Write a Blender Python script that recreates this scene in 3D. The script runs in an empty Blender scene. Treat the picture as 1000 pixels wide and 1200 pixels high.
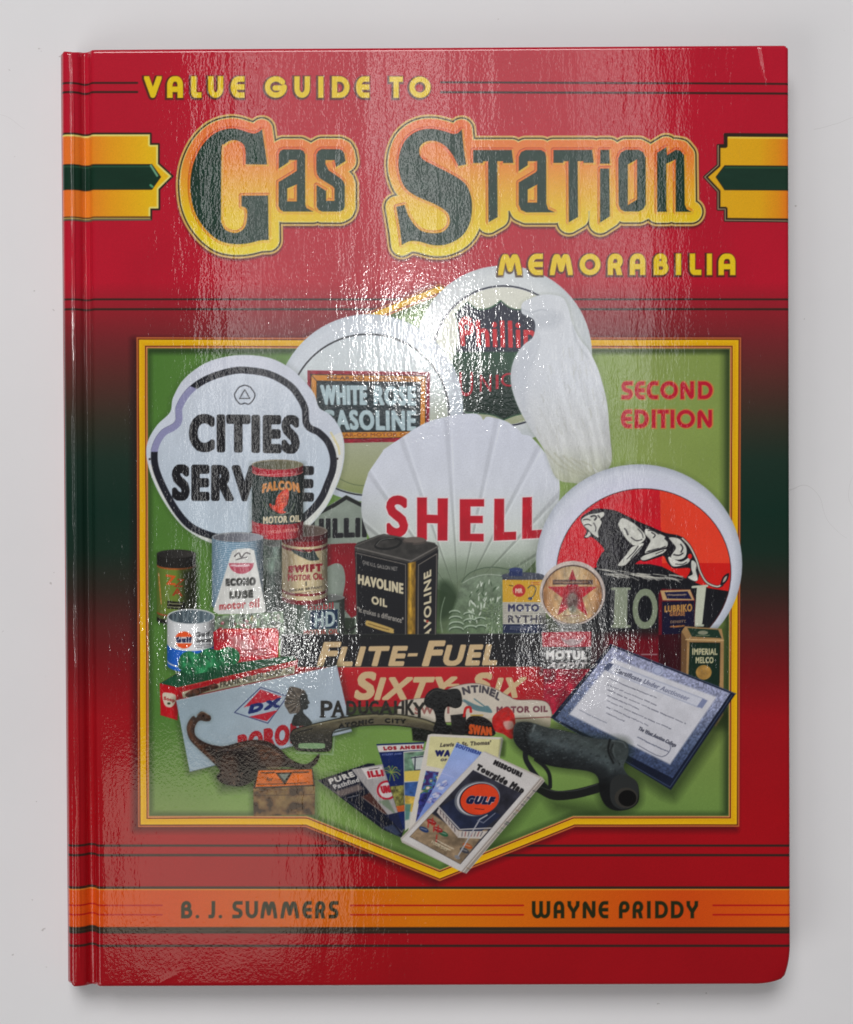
import bpy, math, random
import numpy as np
# ---------------------------------------------------------------- camera, world, lamps, exposure
scene = bpy.context.scene
T = 0.015                                   # height of the front cover above the table
FOC, HC = 1923.0, 0.5                       # focal length in cover pixels, camera height over the cover
RX, RY, BX, BY, PHI, BW, BH = -0.0134021, 0.0040250, -0.0020125, -0.0086154, 0.0050549, 0.2212377, 0.2862239
cam = bpy.data.cameras.new('camera'); camo = bpy.data.objects.new('camera', cam)
scene.collection.objects.link(camo); scene.camera = camo
camo.location = (0, 0, T+HC)
camo.rotation_euler = (RX, RY, 0)
cam.sensor_fit = 'VERTICAL'; cam.sensor_height = 36; cam.sensor_width = 36
cam.lens = FOC*36/1200; cam.clip_start = .01; cam.clip_end = 50
w = bpy.data.worlds.new('World'); scene.world = w; w.use_nodes = True
w.node_tree.nodes['Background'].inputs[0].default_value = (.93, .96, 1, 1)
w.node_tree.nodes['Background'].inputs[1].default_value = .06
def area(name, loc, target, size, power, col=(1, 1, 1), sy=None):
    l = bpy.data.lights.new(name, 'AREA'); l.energy = power; l.color = col
    l.shape = 'RECTANGLE' if sy else 'SQUARE'; l.size = size
    if sy: l.size_y = sy
    o = bpy.data.objects.new(name, l); scene.collection.objects.link(o); o.location = loc
    from mathutils import Vector
    o.rotation_euler = (Vector(target)-Vector(loc)).to_track_quat('-Z', 'Y').to_euler()
    return o
area('window_and_fill_light', (-.25, 1.38, 2.1), (0, 0, 0), 1.3, 32, (1, .985, .975), .9)
area('window_and_fill_light', (-1.5, -1.3, 1.6), (0, 0, 0), 1.3, 13, (1, .98, .96), 1.3)  # added unseen fill, no window here: lifts the lower tabletop and bottom shadow
area('ceiling_panel', (.03, .56, 2.0), (.03, .56, 0), .62, 2.2, (.97, .98, 1), .85)
area('ceiling_panel', (-.01, -.10, 2.0), (-.01, -.10, 0), .66, .32, (.96, .98, 1), .50)
area('ceiling_tube', (-.27, .28, 1.99), (-.27, .28, 0), .055, .58, (1, .99, .97), 1.1)
area('ceiling_tube', (-.03, .55, 1.99), (-.03, .55, 0), .07, .58, (1, .99, .97), .70)
area('ceiling_tube', (.24, .30, 1.99), (.24, .30, 0), .045, .38, (1, .99, .97), 1.1)
area('ceiling_lamp', (-.012, .235, 1.98), (0, .1, 0), .030, .85, (1, .99, .97), .13)
area('ceiling_lamp', (-.265, -.225, 1.98), (0, 0, 0), .035, .22, (1, .99, .97), .035)
area('ceiling_lamp', (.22, -.24, 1.98), (0, 0, 0), .035, .13, (1, .99, .97), .05)
area('side_light', (-.34, -.56, 2.0), (-.34, -.56, 0), .36, .50, (1, .90, .76), .30)
vs = scene.view_settings
vs.view_transform = 'Standard'; vs.look = 'None'; vs.exposure = .14; vs.gamma = 1; vs.use_curve_mapping = False
# ---------------------------------------------------------------- print engine
# The cover print is drawn with vector shapes on a colour grid (units: cover pixels), later carried by the cover mesh.
S = 2
PW, PH = 1000, 1200
CV = np.zeros((PH*S, PW*S, 3), np.float32)
IDC = np.zeros((PH*S, PW*S), np.int16)
ITEMS = [('front_cover', None)]
CUR = 0

def item(name, label=None):
    global CUR
    ITEMS.append((name, label)); CUR = len(ITEMS)-1

def more(name):
    global CUR
    for i, (n, l) in enumerate(ITEMS):
        if n == name: CUR = i

def spl(pts, n=6, closed=True):
    P = np.array(pts, float); N = len(P); out = []
    t = np.linspace(0, 1, n, endpoint=False)[:, None]
    for i in range(N if closed else N-1):
        if closed: a, b, c, d = P[(i-1) % N], P[i], P[(i+1) % N], P[(i+2) % N]
        else: a, b, c, d = P[max(i-1, 0)], P[i], P[i+1], P[min(i+2, N-1)]
        out.append(.5*((2*b)+(c-a)*t+(2*a-5*b+4*c-d)*t*t+(3*b-a-3*c+d)*t**3))
    r = np.concatenate(out)
    return r if closed else np.vstack([r, P[-1:]])

def ell(cx, cy, rx, ry=None, rot=0, n=72, a0=0, a1=360):
    ry = rx if ry is None else ry
    t = np.radians(np.linspace(a0, a1, n, endpoint=(a1-a0) % 360 != 0)); r = math.radians(rot)
    x, y = rx*np.cos(t), ry*np.sin(t)
    return np.c_[cx+x*math.cos(r)-y*math.sin(r), cy+x*math.sin(r)+y*math.cos(r)]

def grid(pts, pad):
    x0, y0 = np.min(pts, 0)-pad; x1, y1 = np.max(pts, 0)+pad
    i0, i1 = max(int(x0*S), 0), min(int(x1*S)+2, PW*S)
    j0, j1 = max(int(y0*S), 0), min(int(y1*S)+2, PH*S)
    if i1 <= i0 or j1 <= j0: return None
    X, Y = np.meshgrid((np.arange(i0, i1)+.5)/S, (np.arange(j0, j1)+.5)/S)
    return (slice(j0, j1), slice(i0, i1)), X.astype(np.float32), Y.astype(np.float32)

def dist(loops, X, Y, closed=True):
    D = np.full(X.shape, 1e9, np.float32); ins = np.zeros(X.shape, bool)
    for L in loops:
        L = np.asarray(L, np.float32)
        Q = np.roll(L, -1, 0) if closed else L[1:]
        for a, b in zip(L if closed else L[:-1], Q):
            e = b-a; ll = e@e
            if ll < 1e-9: continue
            px, py = X-a[0], Y-a[1]
            t = np.clip((px*e[0]+py*e[1])/ll, 0, 1)
            D = np.minimum(D, (px-t*e[0])**2+(py-t*e[1])**2)
            if closed and a[1] != b[1]:
                ins ^= ((a[1] > Y) != (b[1] > Y)) & (px < e[0]*py/e[1])
    D = np.sqrt(D)
    return np.where(ins, -D, D) if closed else D

def put(sl, cov, col, X, Y, mark=True):
    c = col(X, Y) if callable(col) else np.asarray(col, np.float32)
    CV[sl] += (c-CV[sl])*cov[..., None]
    if mark: IDC[sl][cov > .5] = CUR

def fill(pts, col, a=1., off=0., soft=.5, mark=True, clip=None):
    loops = pts if isinstance(pts, list) and len(np.shape(pts[0])) == 2 else [np.asarray(pts, float)]
    g = grid(np.concatenate([np.asarray(l) for l in loops]), abs(off)+soft+2)
    if g is None: return
    sl, X, Y = g
    cov = np.clip(.5-(dist(loops, X, Y)-off)/(2*soft), 0, 1)*a
    if clip is not None: cov = cov*np.clip(.5-dist([np.asarray(clip, float)], X, Y), 0, 1)
    put(sl, cov, col, X, Y, mark)

def line(pts, w, col, a=1., soft=.5, mark=True, clip=None):
    pts = np.asarray(pts, float)
    g = grid(pts, w+soft+1)
    if g is None: return
    sl, X, Y = g
    cov = np.clip(.5-(dist([pts], X, Y, False)-w/2)/(2*soft), 0, 1)*a
    if clip is not None: cov = cov*np.clip(.5-dist([np.asarray(clip, float)], X, Y), 0, 1)
    put(sl, cov, col, X, Y, mark)

def rect(x0, y0, x1, y1): return np.array([(x0, y0), (x1, y0), (x1, y1), (x0, y1)], float)

def noise(X, Y, sx, sy, seed=0):
    r = np.random.RandomState(seed).rand(67, 61).astype(np.float32)
    u, v = X/sx+seed*3.7, Y/sy+seed*1.3
    i, j = np.floor(u).astype(int), np.floor(v).astype(int); fu, fv = u-i, v-j
    fu = fu*fu*(3-2*fu); fv = fv*fv*(3-2*fv)
    g = lambda a, b: r[b % 67, a % 61]
    return (g(i, j)*(1-fu)+g(i+1, j)*fu)*(1-fv)+(g(i, j+1)*(1-fu)+g(i+1, j+1)*fu)*fv

def ramp(v, stops):
    v = np.asarray(v); xs = [s[0] for s in stops]
    return np.stack([np.interp(v, xs, [s[1][k] for s in stops]) for k in range(3)], -1).astype(np.float32)
def gv(*stops): return lambda X, Y: ramp(Y, stops)          # vertical / horizontal print gradients
def gh(*stops): return lambda X, Y: ramp(X, stops)
def mott(col, amp, sx, sy, seed=1):
    def f(X, Y):
        c = col(X, Y) if callable(col) else np.ones(X.shape+(1,), np.float32)*np.asarray(col, np.float32)
        return c*(1+amp*(noise(X, Y, sx, sy, seed)-.5+.5*(noise(X, Y, sx/2.3, sy/2.3, seed+1)-.5))[..., None]*2)
    return f

_gl = {}
def outline(s, sp=1.):
    sp = round(sp, 2); key = s+'|%.2f' % sp
    if key in _gl: return _gl[key]
    c = bpy.data.curves.new('lettering', 'FONT'); c.body = s; c.space_character = sp
    o = bpy.data.objects.new('lettering', c); bpy.context.scene.collection.objects.link(o)
    bpy.context.view_layer.update()
    cu = o.to_curve(bpy.context.evaluated_depsgraph_get())
    loops = []
    for sp in cu.splines:
        b = sp.bezier_points; n = len(b); L = []
        for i in range(n):
            p, q = b[i], b[(i+1) % n]
            p0, p1, p2, p3 = [np.array(v[:2]) for v in (p.co, p.handle_right, q.handle_left, q.co)]
            straight = np.linalg.norm(p1-(p0+(p3-p0)/3)) < .01 and np.linalg.norm(p2-(p0+(p3-p0)*2/3)) < .01
            for t in ([0] if straight else [0, .25, .5, .75]):
                L.append(p0*(1-t)**3+3*p1*t*(1-t)**2+3*p2*t*t*(1-t)+p3*t**3)
        loops.append(np.array(L))
    o.to_curve_clear(); bpy.data.objects.remove(o); bpy.data.curves.remove(c)
    _gl[key] = loops
    return loops

def tloops(s, q, arch=0., small=1., sp=1.):
    """text outline mapped onto a quad (top-left, top-right, bottom-right, bottom-left) between cap line and baseline"""
    if small != 1.:                          # small capitals after the first letter of each word
        src, x = [], 0.
        for w in s.split(' '):
            for k, ch in enumerate(w):
                L = outline(ch); sc = 1. if k == 0 else small
                m = min(l[:, 0].min() for l in L); M = max(l[:, 0].max() for l in L)
                for l in L: src.append((l-[m, 0])*[sc, sc]+[x, 0])
                x += (M-m)*sc+.08+.5*(sp-1)
            x += .3
    else: src = outline(s, sp)
    cap = max(l[:, 1].max() for l in outline('H'))
    A = np.concatenate(src); x0, x1 = A[:, 0].min(), A[:, 0].max()
    q = np.array(q, float); out = []
    for l in src:
        u = ((l[:, 0]-x0)/(x1-x0))[:, None]; v = (1-l[:, 1]/cap)[:, None]
        p = (q[0]*(1-u)+q[1]*u)*(1-v)+(q[3]*(1-u)+q[2]*u)*v
        p[:, 1] -= arch*4*u[:, 0]*(1-u[:, 0])
        out.append(p)
    return out
def text(s, q, col, w=0., a=1., arch=0., small=1., soft=.45, mark=True, clip=None):
    if len(q) == 4 and np.ndim(q[0]) == 0: q = rect(*q)
    q = np.array(q, float)
    if w > 0:                                # keep the set width when the strokes are thickened
        for i, j in ((0, 1), (3, 2), (0, 3), (1, 2)):
            e = (q[j]-q[i])*min(.3, w/max(np.linalg.norm(q[j]-q[i]), 1)); q[i] += e; q[j] -= e
    h = max(np.linalg.norm(q[3]-q[0]), 1)
    if w >= .8 and not arch and clip is None and s.upper() == s:      # crisp heads and feet on heavy capitals
        u = (q[1]-q[0])/np.linalg.norm(q[1]-q[0]); v = (q[3]-q[0])/h
        clip = [q[0]-v*w-u*40, q[1]-v*w+u*40, q[2]+v*w+u*40, q[3]+v*w-u*40]
    fill(tloops(s, q, arch, small, 1+2.2*max(w, 0)/h), col, a, w, soft, mark, clip)
def scribble(q, n, col, w=.6, a=.8, seed=0, fillr=.95):
    """rows of tiny unreadable print"""
    R = random.Random(seed); q = np.array(q, float) if np.ndim(q[0]) else rect(*q)
    for k in range(n):
        v = (k+.5)/n; u = 0
        end = fillr*R.uniform(.8, 1)
        while u < end:
            du = R.uniform(.02, .09); e = min(u+du, end)
            f = lambda u, v: (q[0]*(1-u)+q[1]*u)*(1-v)+(q[3]*(1-u)+q[2]*u)*v
            line([f(u, v+R.uniform(-.1, .1)/n), f(e, v+R.uniform(-.1, .1)/n)], w*R.uniform(.7, 1.3), col, a, mark=False)
            u = e+R.uniform(.012, .03)

# rounded display capitals drawn as strokes
def arc(cx, cy, rx, ry, a0, a1, n=12):
    t = np.radians(np.linspace(a0, a1, n)); return [(cx+rx*math.cos(k), cy+ry*math.sin(k)) for k in t]
_top = [(0, 1.5), (0, .42)]+arc(.42, .4, .42, .4, 180, 270)
CAPS = {
 'V': [[(-.12, -.3), (.5, 1), (1.12, -.3)]], 'A': [_top+arc(.62, .38, .38, .38, -90, 0)+[(1, 1.5)], [(0, .64), (1, .64)]],
 'L': [[(0, -.5), (0, .72)]+arc(.34, .74, .34, .26, 180, 90)+[(1.5, 1)]],
 'U': [[(0, -.5)]+arc(.5, .58, .5, .42, 180, 0)+[(1, -.5)]], 'E': [[(1.5, 0)]+arc(.62, .5, .62, .5, 270, 90)+[(1.5, 1)], [(0, .5), (1.5, .5)]],
 'G': [arc(.5, .5, .5, .5, -38, -360, 26)+[(.98, .56), (.45, .56)]], 'I': [[(.5, -.5), (.5, 1.5)]],
 'D': [[(0, -.5), (0, 1.5)], [(.1, 0)]+arc(.42, .5, .58, .5, -90, 90)+[(.28, 1)]], 'T': [[(-.5, 0), (1.5, 0)], [(.5, 0), (.5, 1.5)]],
 'O': [arc(.5, .5, .5, .5, 0, 360, 32)], 'M': [[(-.1, 1.5), (.13, .2), (.2, .03), (.29, .03), (.36, .2), (.5, .8), (.64, .2), (.71, .03), (.8, .03), (.87, .2), (1.1, 1.5)]],
 'R': [_top+arc(.6, .29, .4, .29, -90, 90)+[(.38, .58)], [(.5, .6), (.62, .62), (.78, .75), (1.1, 1.5)]],
 'P': [_top+arc(.6, .29, .4, .29, -90, 90)+[(.3, .58)]],
 'B': [[(0, 1.5), (0, .3)]+arc(.4, .3, .4, .3, 180, 270)+arc(.5, .23, .36, .23, -90, 90)+[(.35, .46)], [(.35, .46)]+arc(.55, .73, .45, .27, -90, 90)+[(-.3, 1)]],
 'J': [[(.95, -.5)]+arc(.5, .62, .45, .38, 0, 90)+[(-.2, 1)]],
 'S': [[(1.4, 0)]+arc(.35, .24, .33, .24, 270, 120, 9)+arc(.62, .77, .38, .23, -60, 90, 9)+[(-.4, 1)]],
 'W': [[(0, -.5)]+arc(.25, .65, .25, .35, 180, 0)+[(.5, -.5)], arc(.75, .65, .25, .35, 180, 0)+[(1, -.5)]],
 'Y': [[(0, -.4), (.03, .2), (.5, .66), (.97, .2), (1, -.4)], [(.5, .6), (.5, 1.5)]],
 'N': [[(0, 1.5), (0, .12), (.08, .02), (.18, .1), (.82, .9), (.92, .98), (1, .88), (1, -.5)]],
 'C': [[(1.5, 0)]+arc(.62, .5, .62, .5, 270, 90)+[(1.5, 1)]], '.': None}
def caps(s, xs, y0, y1, t, col, rim=None, rimw=1.6, shift=(-.8, .8)):
    for ch, (xa, xb) in zip(s, xs):
        B = rect(xa, y0, xb, y1)
        g = grid(B, 6); sl, X, Y = g
        for ps in ([1, 0] if rim is not None else [0]):
            ox, oy = shift if ps else (0, 0)
            bd = np.maximum(np.maximum(xa-(X-ox), (X-ox)-xb), np.maximum(y0-(Y-oy), (Y-oy)-y1))
            if CAPS[ch] is None: d = np.hypot(X-ox-(xa+xb)/2, Y-oy-(y1-(xb-xa)/2))-(xb-xa)/2
            else:
                L = [np.array(l)*[max(xb-xa-t, .01), y1-y0-t]+[xa+t/2, y0+t/2] for l in CAPS[ch]]
                d = np.maximum(dist(L, X-ox, Y-oy, False)-t/2, bd)
            if ps: put(sl, np.clip(.5-(d-rimw)/1.6, 0, 1)*.9, rim, X, Y)
            else: put(sl, np.clip(.5-d, 0, 1), col, X, Y)
# ---------------------------------------------------------------- the printed cover, back to front
def c(r, g, b): return np.array((r, g, b), np.float32)/255
YG = [(330, c(176, 20, 42)), (365, c(140, 30, 40)), (400, c(112, 36, 40)), (440, c(86, 42, 38)), (490, c(52, 46, 36)), (540, c(26, 46, 36)), (600, c(14, 42, 32)),
      (645, c(20, 42, 32)), (690, c(46, 36, 30)), (735, c(84, 30, 30)), (785, c(116, 18, 24)), (840, c(150, 14, 24)), (960, c(156, 9, 20)), (1200, c(146, 9, 20))]
INK = c(44, 34, 26)
fill(rect(40, 30, 970, 1185), mott(gv(*YG), .02, 60, 60, 3), mark=False)
for y0, y1, xa, xb, w in ((97.2, 97.2, 40, 161, 2.2), (107.9, 107.9, 40, 161, 2.4), (96.3, 98.6, 517, 970, 2.2), (107.9, 109.9, 517, 970, 2.4), (350.8, 350.8, 40, 515, 2.2), (350.8, 350.8, 516, 970, 2.2), (362.4, 362.4, 40, 515, 2.4), (362.4, 362.4, 516, 970, 2.4),
                          (991, 991, 40, 515, 2.6), (991, 991, 515, 970, 2.6), (1002.2, 1002.2, 40, 515, 2.8), (1002.2, 1002.2, 515, 970, 2.8), (1040.3, 1040.3, 40, 970, 3), (1108.4, 1108.4, 40, 970, 2.8)):
    item('rule_line'); line([(xa, y0), (xb, y1)], w, INK, .95)
item('author_band')
fill(rect(30, 1042, 980, 1094), INK)
fill(rect(30, 1042, 980, 1086.4), gh((70, c(206, 76, 14)), (200, c(196, 70, 12)), (330, c(198, 86, 8)), (500, c(204, 110, 4)), (640, c(202, 94, 6)), (800, c(198, 70, 12)), (926, c(210, 86, 12))))
line([(30, 1042.4), (980, 1042.4)], 1.1, c(232, 190, 70), .6)
line([(30, 1090.5), (980, 1090.5)], .8, c(96, 66, 40), .6)
for xa, xb in ((40, 190), (411, 613.5), (836, 980)):
    for y in (1061, 1072): line([(xa, y), (xb, y)], 1.7, c(168, 16, 18))
item('author_name')
G1 = c(34, 36, 14)
caps('B.J.', [(212.5, 225.5), (229.5, 233.5), (244.5, 252.5), (256.5, 260.5)], 1056, 1076.2, 4.2, G1)
caps('SUMMERS', [(272.5, 284.5), (288, 302.5), (305.5, 325), (329, 350.5), (354.5, 365.5), (369.5, 381.5), (385.5, 396.8)], 1056, 1076.2, 4.2, G1)
item('author_name')
caps('WAYNE', [(623.5, 645), (649, 661.5), (665, 679.5), (683, 698), (701.5, 713)], 1056, 1076.2, 4.2, G1)
caps('PRIDDY', [(725.5, 738), (741.5, 754), (758.5, 762.7), (768, 783), (786.5, 801.5), (804.5, 818.5)], 1056, 1076.2, 4.2, G1)

# side banners
item('banner')
OUT = [(40, 157), (176.5, 157), (176.5, 169.3), (186, 169.3), (186, 192), (202, 206.6), (186.6, 222), (186.6, 245), (177, 245), (177, 257), (40, 257)]
YO = gh((70, c(226, 104, 40)), (100, c(222, 122, 34)), (130, c(222, 150, 26)), (176, c(222, 176, 24)))
fill(OUT, INK, off=1.6); fill(OUT, c(228, 214, 120), off=-.6); fill(OUT, YO, off=-2.6, soft=.8)
line([(40, 254.6), (176, 254.6)], 2, c(96, 62, 30)); line([(40, 257.6), (177, 257.6)], .8, c(150, 140, 120))
GB = [(40, 193.2), (178, 193.2), (188, 207.4), (178, 221.6), (40, 221.6)]
fill(GB, INK, off=.9); fill(GB, mott(c(18, 48, 34), .05, 30, 9)); line([(40, 195.2), (177, 195.2)], 1.5, c(46, 88, 62), .8)
line([(177, 194), (184.5, 206)], 2.4, c(140, 200, 160), .7); line([(176.6, 217), (179, 219)], 2.4, c(110, 190, 140), .7)
item('banner')
OUT = [(970, 158.6), (850, 157.8), (850, 170.8), (841.6, 170.8), (841.6, 193.8), (826, 207.6), (841.6, 224.5), (841.6, 245.2), (850, 245.2), (850, 258.2), (970, 259.2)]
YO = gh((826, c(216, 164, 28)), (890, c(216, 160, 24)), (912, c(216, 138, 24)), (926, c(222, 112, 30)))
fill(OUT, INK, off=1.8); line(OUT[3:], 1, c(176, 150, 120)); fill(OUT, INK, off=-1, soft=.7); fill(OUT, YO, off=-2.7, soft=.6)
line([(854, 161.3), (970, 162)], 2, c(236, 208, 90), .8)
GB = [(970, 195.2), (849.5, 194.6), (839.6, 207.6), (849.5, 222.2), (970, 222.8)]
fill(GB, INK, off=.8); fill(GB, mott(c(24, 50, 38), .05, 30, 9)); line([(850, 196.4), (970, 197)], 1.6, c(50, 92, 58), .7)

# headings
YEL, RIM = c(226, 190, 28), c(64, 40, 26)
item('heading_lettering')
caps('VALUE', [(169, 189.8), (196, 214.8), (224, 236.5), (244, 262), (270.5, 286.8)], 89.3, 114.8, 6.6, YEL, RIM)
caps('GUIDE', [(310.5, 336.5), (345, 363.5), (373, 379.3), (389, 410), (417.3, 433.2)], 89.3, 114.6, 6.4, YEL, RIM)
caps('TO', [(456.5, 472.3), (479.8, 505)], 89.5, 114.6, 6.4, YEL, RIM)

# main title: bands follow the distance from the letters
def z(ox, oy, k, pts): return np.array([(ox+x/k, oy+y/k) for x, y in pts])
G_ = np.concatenate([spl(z(200, 130, 6.857, [(735, 150), (705, 172), (670, 183), (620, 172), (560, 152), (490, 142), (400, 160), (320, 208), (245, 295), (190, 410), (165, 520), (162, 640), (180, 760), (225, 870), (300, 970), (390, 1040), (480, 1066), (560, 1070), (640, 1060), (720, 1040), (788, 1036)]), 4, False),
     z(200, 130, 6.857, [(783, 680), (572, 682), (572, 765)]), spl(z(200, 130, 6.857, [(600, 775), (616, 800), (614, 880), (595, 940), (550, 975), (500, 980), (440, 955), (410, 900), (406, 840), (410, 320), (430, 270), (480, 238), (530, 236), (580, 262), (602, 310), (606, 428)]), 3, False),
     z(200, 130, 6.857, [(775, 430), (762, 330), (748, 240)])])
def rr(pts, r=0): return pts
k8 = 8.696
a_ = [z(315, 150, k8, [(105, 412), (105, 270), (118, 235), (150, 218), (320, 218), (355, 235), (372, 270), (372, 780), (385, 815), (450, 850), (150, 850), (118, 830), (102, 795), (102, 552), (260, 455), (288, 435), (288, 325), (205, 325), (205, 345)]),
      z(315, 150, k8, [(188, 615), (188, 748), (288, 748), (288, 572)])]
s_ = [z(315, 150, k8, [(782, 335), (688, 395), (672, 325), (578, 325), (578, 365), (610, 430), (730, 510), (762, 545), (775, 580), (775, 800), (760, 832), (725, 850), (545, 850), (510, 835), (490, 800), (490, 582), (585, 640), (585, 742), (672, 742), (672, 615), (650, 590), (520, 510), (495, 470), (487, 420), (487, 270), (505, 235), (540, 215), (720, 215), (752, 230), (770, 262)])]
S_ = np.concatenate([z(445, 130, 6.857, [(660, 150), (675, 300), (695, 428), (635, 440)]), spl(z(445, 130, 6.857, [(590, 355), (540, 290), (480, 250), (420, 237), (360, 250), (322, 290), (320, 345), (350, 390), (420, 428), (540, 488), (640, 545), (700, 600), (735, 690), (742, 780), (730, 880), (690, 970), (620, 1035), (520, 1075), (420, 1075), (330, 1050), (260, 1042), (215, 1055), (180, 1075)]), 3, False),
     z(445, 130, 6.857, [(165, 950), (135, 770), (200, 755)]), spl(z(445, 130, 6.857, [(225, 830), (275, 910), (340, 965), (430, 982), (510, 970), (560, 915), (562, 850), (530, 800), (440, 745), (300, 685), (215, 625), (170, 540), (152, 430), (165, 330), (205, 240), (270, 180), (350, 148), (440, 145), (530, 165), (590, 185), (630, 178)]), 3, False)])
kt = 6.6667
T_ = lambda dx, dy=0: z(545+dx/kt, 150+dy/kt, kt, [(65, 172), (365, 172), (378, 272), (300, 272), (298, 258), (252, 258), (255, 695), (185, 735), (182, 258), (142, 258), (140, 272), (65, 272)])
ta = [z(545, 150, kt, [(422, 335), (422, 225), (440, 188), (475, 172), (595, 172), (625, 190), (635, 225), (635, 590), (650, 635), (700, 658), (480, 658), (440, 640), (422, 600), (422, 425), (555, 345), (565, 330), (565, 258), (490, 258), (490, 290)]),
      z(545, 150, kt, [(490, 480), (490, 583), (565, 583), (565, 440)])]
i_ = [z(690, 150, kt, [(92, 172), (160, 172), (165, 278), (90, 278)]), z(690, 150, kt, [(90, 318), (160, 318), (165, 690), (90, 738)])]
o_ = [z(690, 150, kt, [(232, 240), (250, 195), (290, 172), (390, 172), (425, 190), (445, 235), (445, 600), (425, 635), (390, 652), (280, 652), (250, 635), (235, 600)]), z(690, 150, kt, [(305, 285), (378, 245), (378, 560), (305, 605)])]
n_ = [z(690, 150, kt, [(535, 195), (605, 152), (612, 215), (680, 172), (715, 178), (745, 215), (750, 600), (765, 635), (800, 655), (680, 655), (680, 245), (605, 280), (605, 630), (612, 655), (535, 655)])]
def ttl(letters, ids):
    item('title_lettering')
    g = grid(np.concatenate(letters), 24); sl, X, Y = g
    d = dist(letters, X, Y)
    for bx in ((236, 158, 312, 282), (306, 196, 398, 238), (486, 150, 545, 215), (470, 234, 540, 280), (540, 194, 794, 247)):
        d = np.where((X > bx[0]) & (X < bx[2]) & (Y > bx[1]) & (Y < bx[3]), np.minimum(d, 9), d)
    dl = np.roll(d, (-2, -2), (0, 1))
    dsh = np.roll(d, (4, 0), (0, 1))
    cl = lambda v: np.clip(v, 0, 1)
    band = ramp(Y, [(140, c(228, 108, 56)), (185, c(228, 128, 52)), (215, c(226, 158, 44)), (250, c(226, 186, 34)), (300, c(228, 200, 28))])
    put(sl, cl((19-dsh)/4)*.75, c(52, 30, 24), X, Y, False)                 # printed drop shadow
    put(sl, cl(17.5-d), c(206, 168, 92), X, Y)                             # pale halo line
    put(sl, cl(15.2-d), INK, X, Y)
    put(sl, cl(13.5-d), c(222, 208, 120), X, Y)
    put(sl, cl(12.4-d), lambda X, Y: band, X, Y)
    put(sl, cl((2.6-np.abs(d-1.2))*.8)*(.85), lambda X, Y: band*c(244, 196, 180), X, Y)
    put(sl, cl(1-np.abs(d-2.7))*.7*cl(.4+(d-dl)*.35), c(150, 58, 30), X, Y)           # dark line on the left and top
    put(sl, cl((3.4-d)*.8)*cl((dl-d)*.5)*.9, c(212, 202, 60), X, Y)      # yellow bevel on the right
    put(sl, cl(.5-d), mott(c(24, 52, 40), .08, 14, 10), X, Y)
    put(sl, cl(.9-np.abs(d+.6))*.45, c(16, 30, 22), X, Y)
ttl([G_]+a_+s_, 0)
ttl([S_, T_(0)]+ta+[T_(628, 0)]+i_+o_+n_, 0)

# picture frame and photographed backdrop
FR = [(160.2, 395.2), (357, 395.8), (515, 332), (673, 395.5), (868.6, 395.5), (866.6, 969), (674, 969), (515.5, 1032.5), (358, 969), (162, 969.3)]
more('front_cover')
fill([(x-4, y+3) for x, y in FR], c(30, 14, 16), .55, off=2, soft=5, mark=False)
item('picture_frame')
g = grid(FR, 4); sl, X, Y = g
dF = dist([np.array(FR)], X, Y)
put(sl, np.clip(.5-dF, 0, 1), lambda X, Y: ramp(-dF, [(0, c(176, 90, 44)), (1.1, c(196, 110, 60)), (1.9, c(92, 34, 18)), (2.6, c(110, 50, 18)), (3.3, c(232, 178, 26)), (5, c(220, 170, 12)), (8.6, c(214, 158, 12)), (9.4, c(222, 178, 40)), (10, c(110, 44, 20)), (10.9, c(120, 44, 24)), (11.5, c(222, 160, 96)), (12.3, c(190, 110, 66)), (13.1, c(112, 36, 26)), (14, c(80, 34, 22))]), X, Y)
IN = np.array([(174, 409), (359.5, 409), (515, 347), (670.5, 409), (855, 409.3), (853.6, 955.6), (671.5, 955.6), (516, 1018.5), (360, 955.6), (175.6, 955.6)])
more('front_cover'); item('photo_backdrop')
def green(X, Y):
    b = ramp(X, [(170, c(74, 116, 48)), (330, c(92, 126, 60)), (600, c(120, 148, 76)), (760, c(134, 152, 82)), (860, c(124, 144, 72))])
    t = np.clip((Y-840)/120, 0, 1)[..., None]
    f = ramp(X, [(170, c(116, 138, 74)), (300, c(118, 146, 78)), (520, c(110, 144, 70)), (700, c(98, 128, 64)), (860, c(100, 130, 62))])
    o = b*(1-t)+f*t
    return o*(1+.05*(noise(X, Y, 50, 40, 5)[..., None]-.5))
fill(IN, green, off=.8)
item('photo_backdrop'); fill(IN, green, off=.8, clip=rect(300, 320, 700, 398))
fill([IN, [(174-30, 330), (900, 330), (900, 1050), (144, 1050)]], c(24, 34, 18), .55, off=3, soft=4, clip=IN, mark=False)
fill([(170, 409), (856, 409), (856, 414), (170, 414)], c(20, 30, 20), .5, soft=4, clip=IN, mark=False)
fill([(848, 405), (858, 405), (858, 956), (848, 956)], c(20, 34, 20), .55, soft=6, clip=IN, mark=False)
SH = lambda pts, a=.5, s=5, off=2: fill(pts, c(20, 30, 14), a, off=off, soft=s, clip=IN, mark=False)
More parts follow.
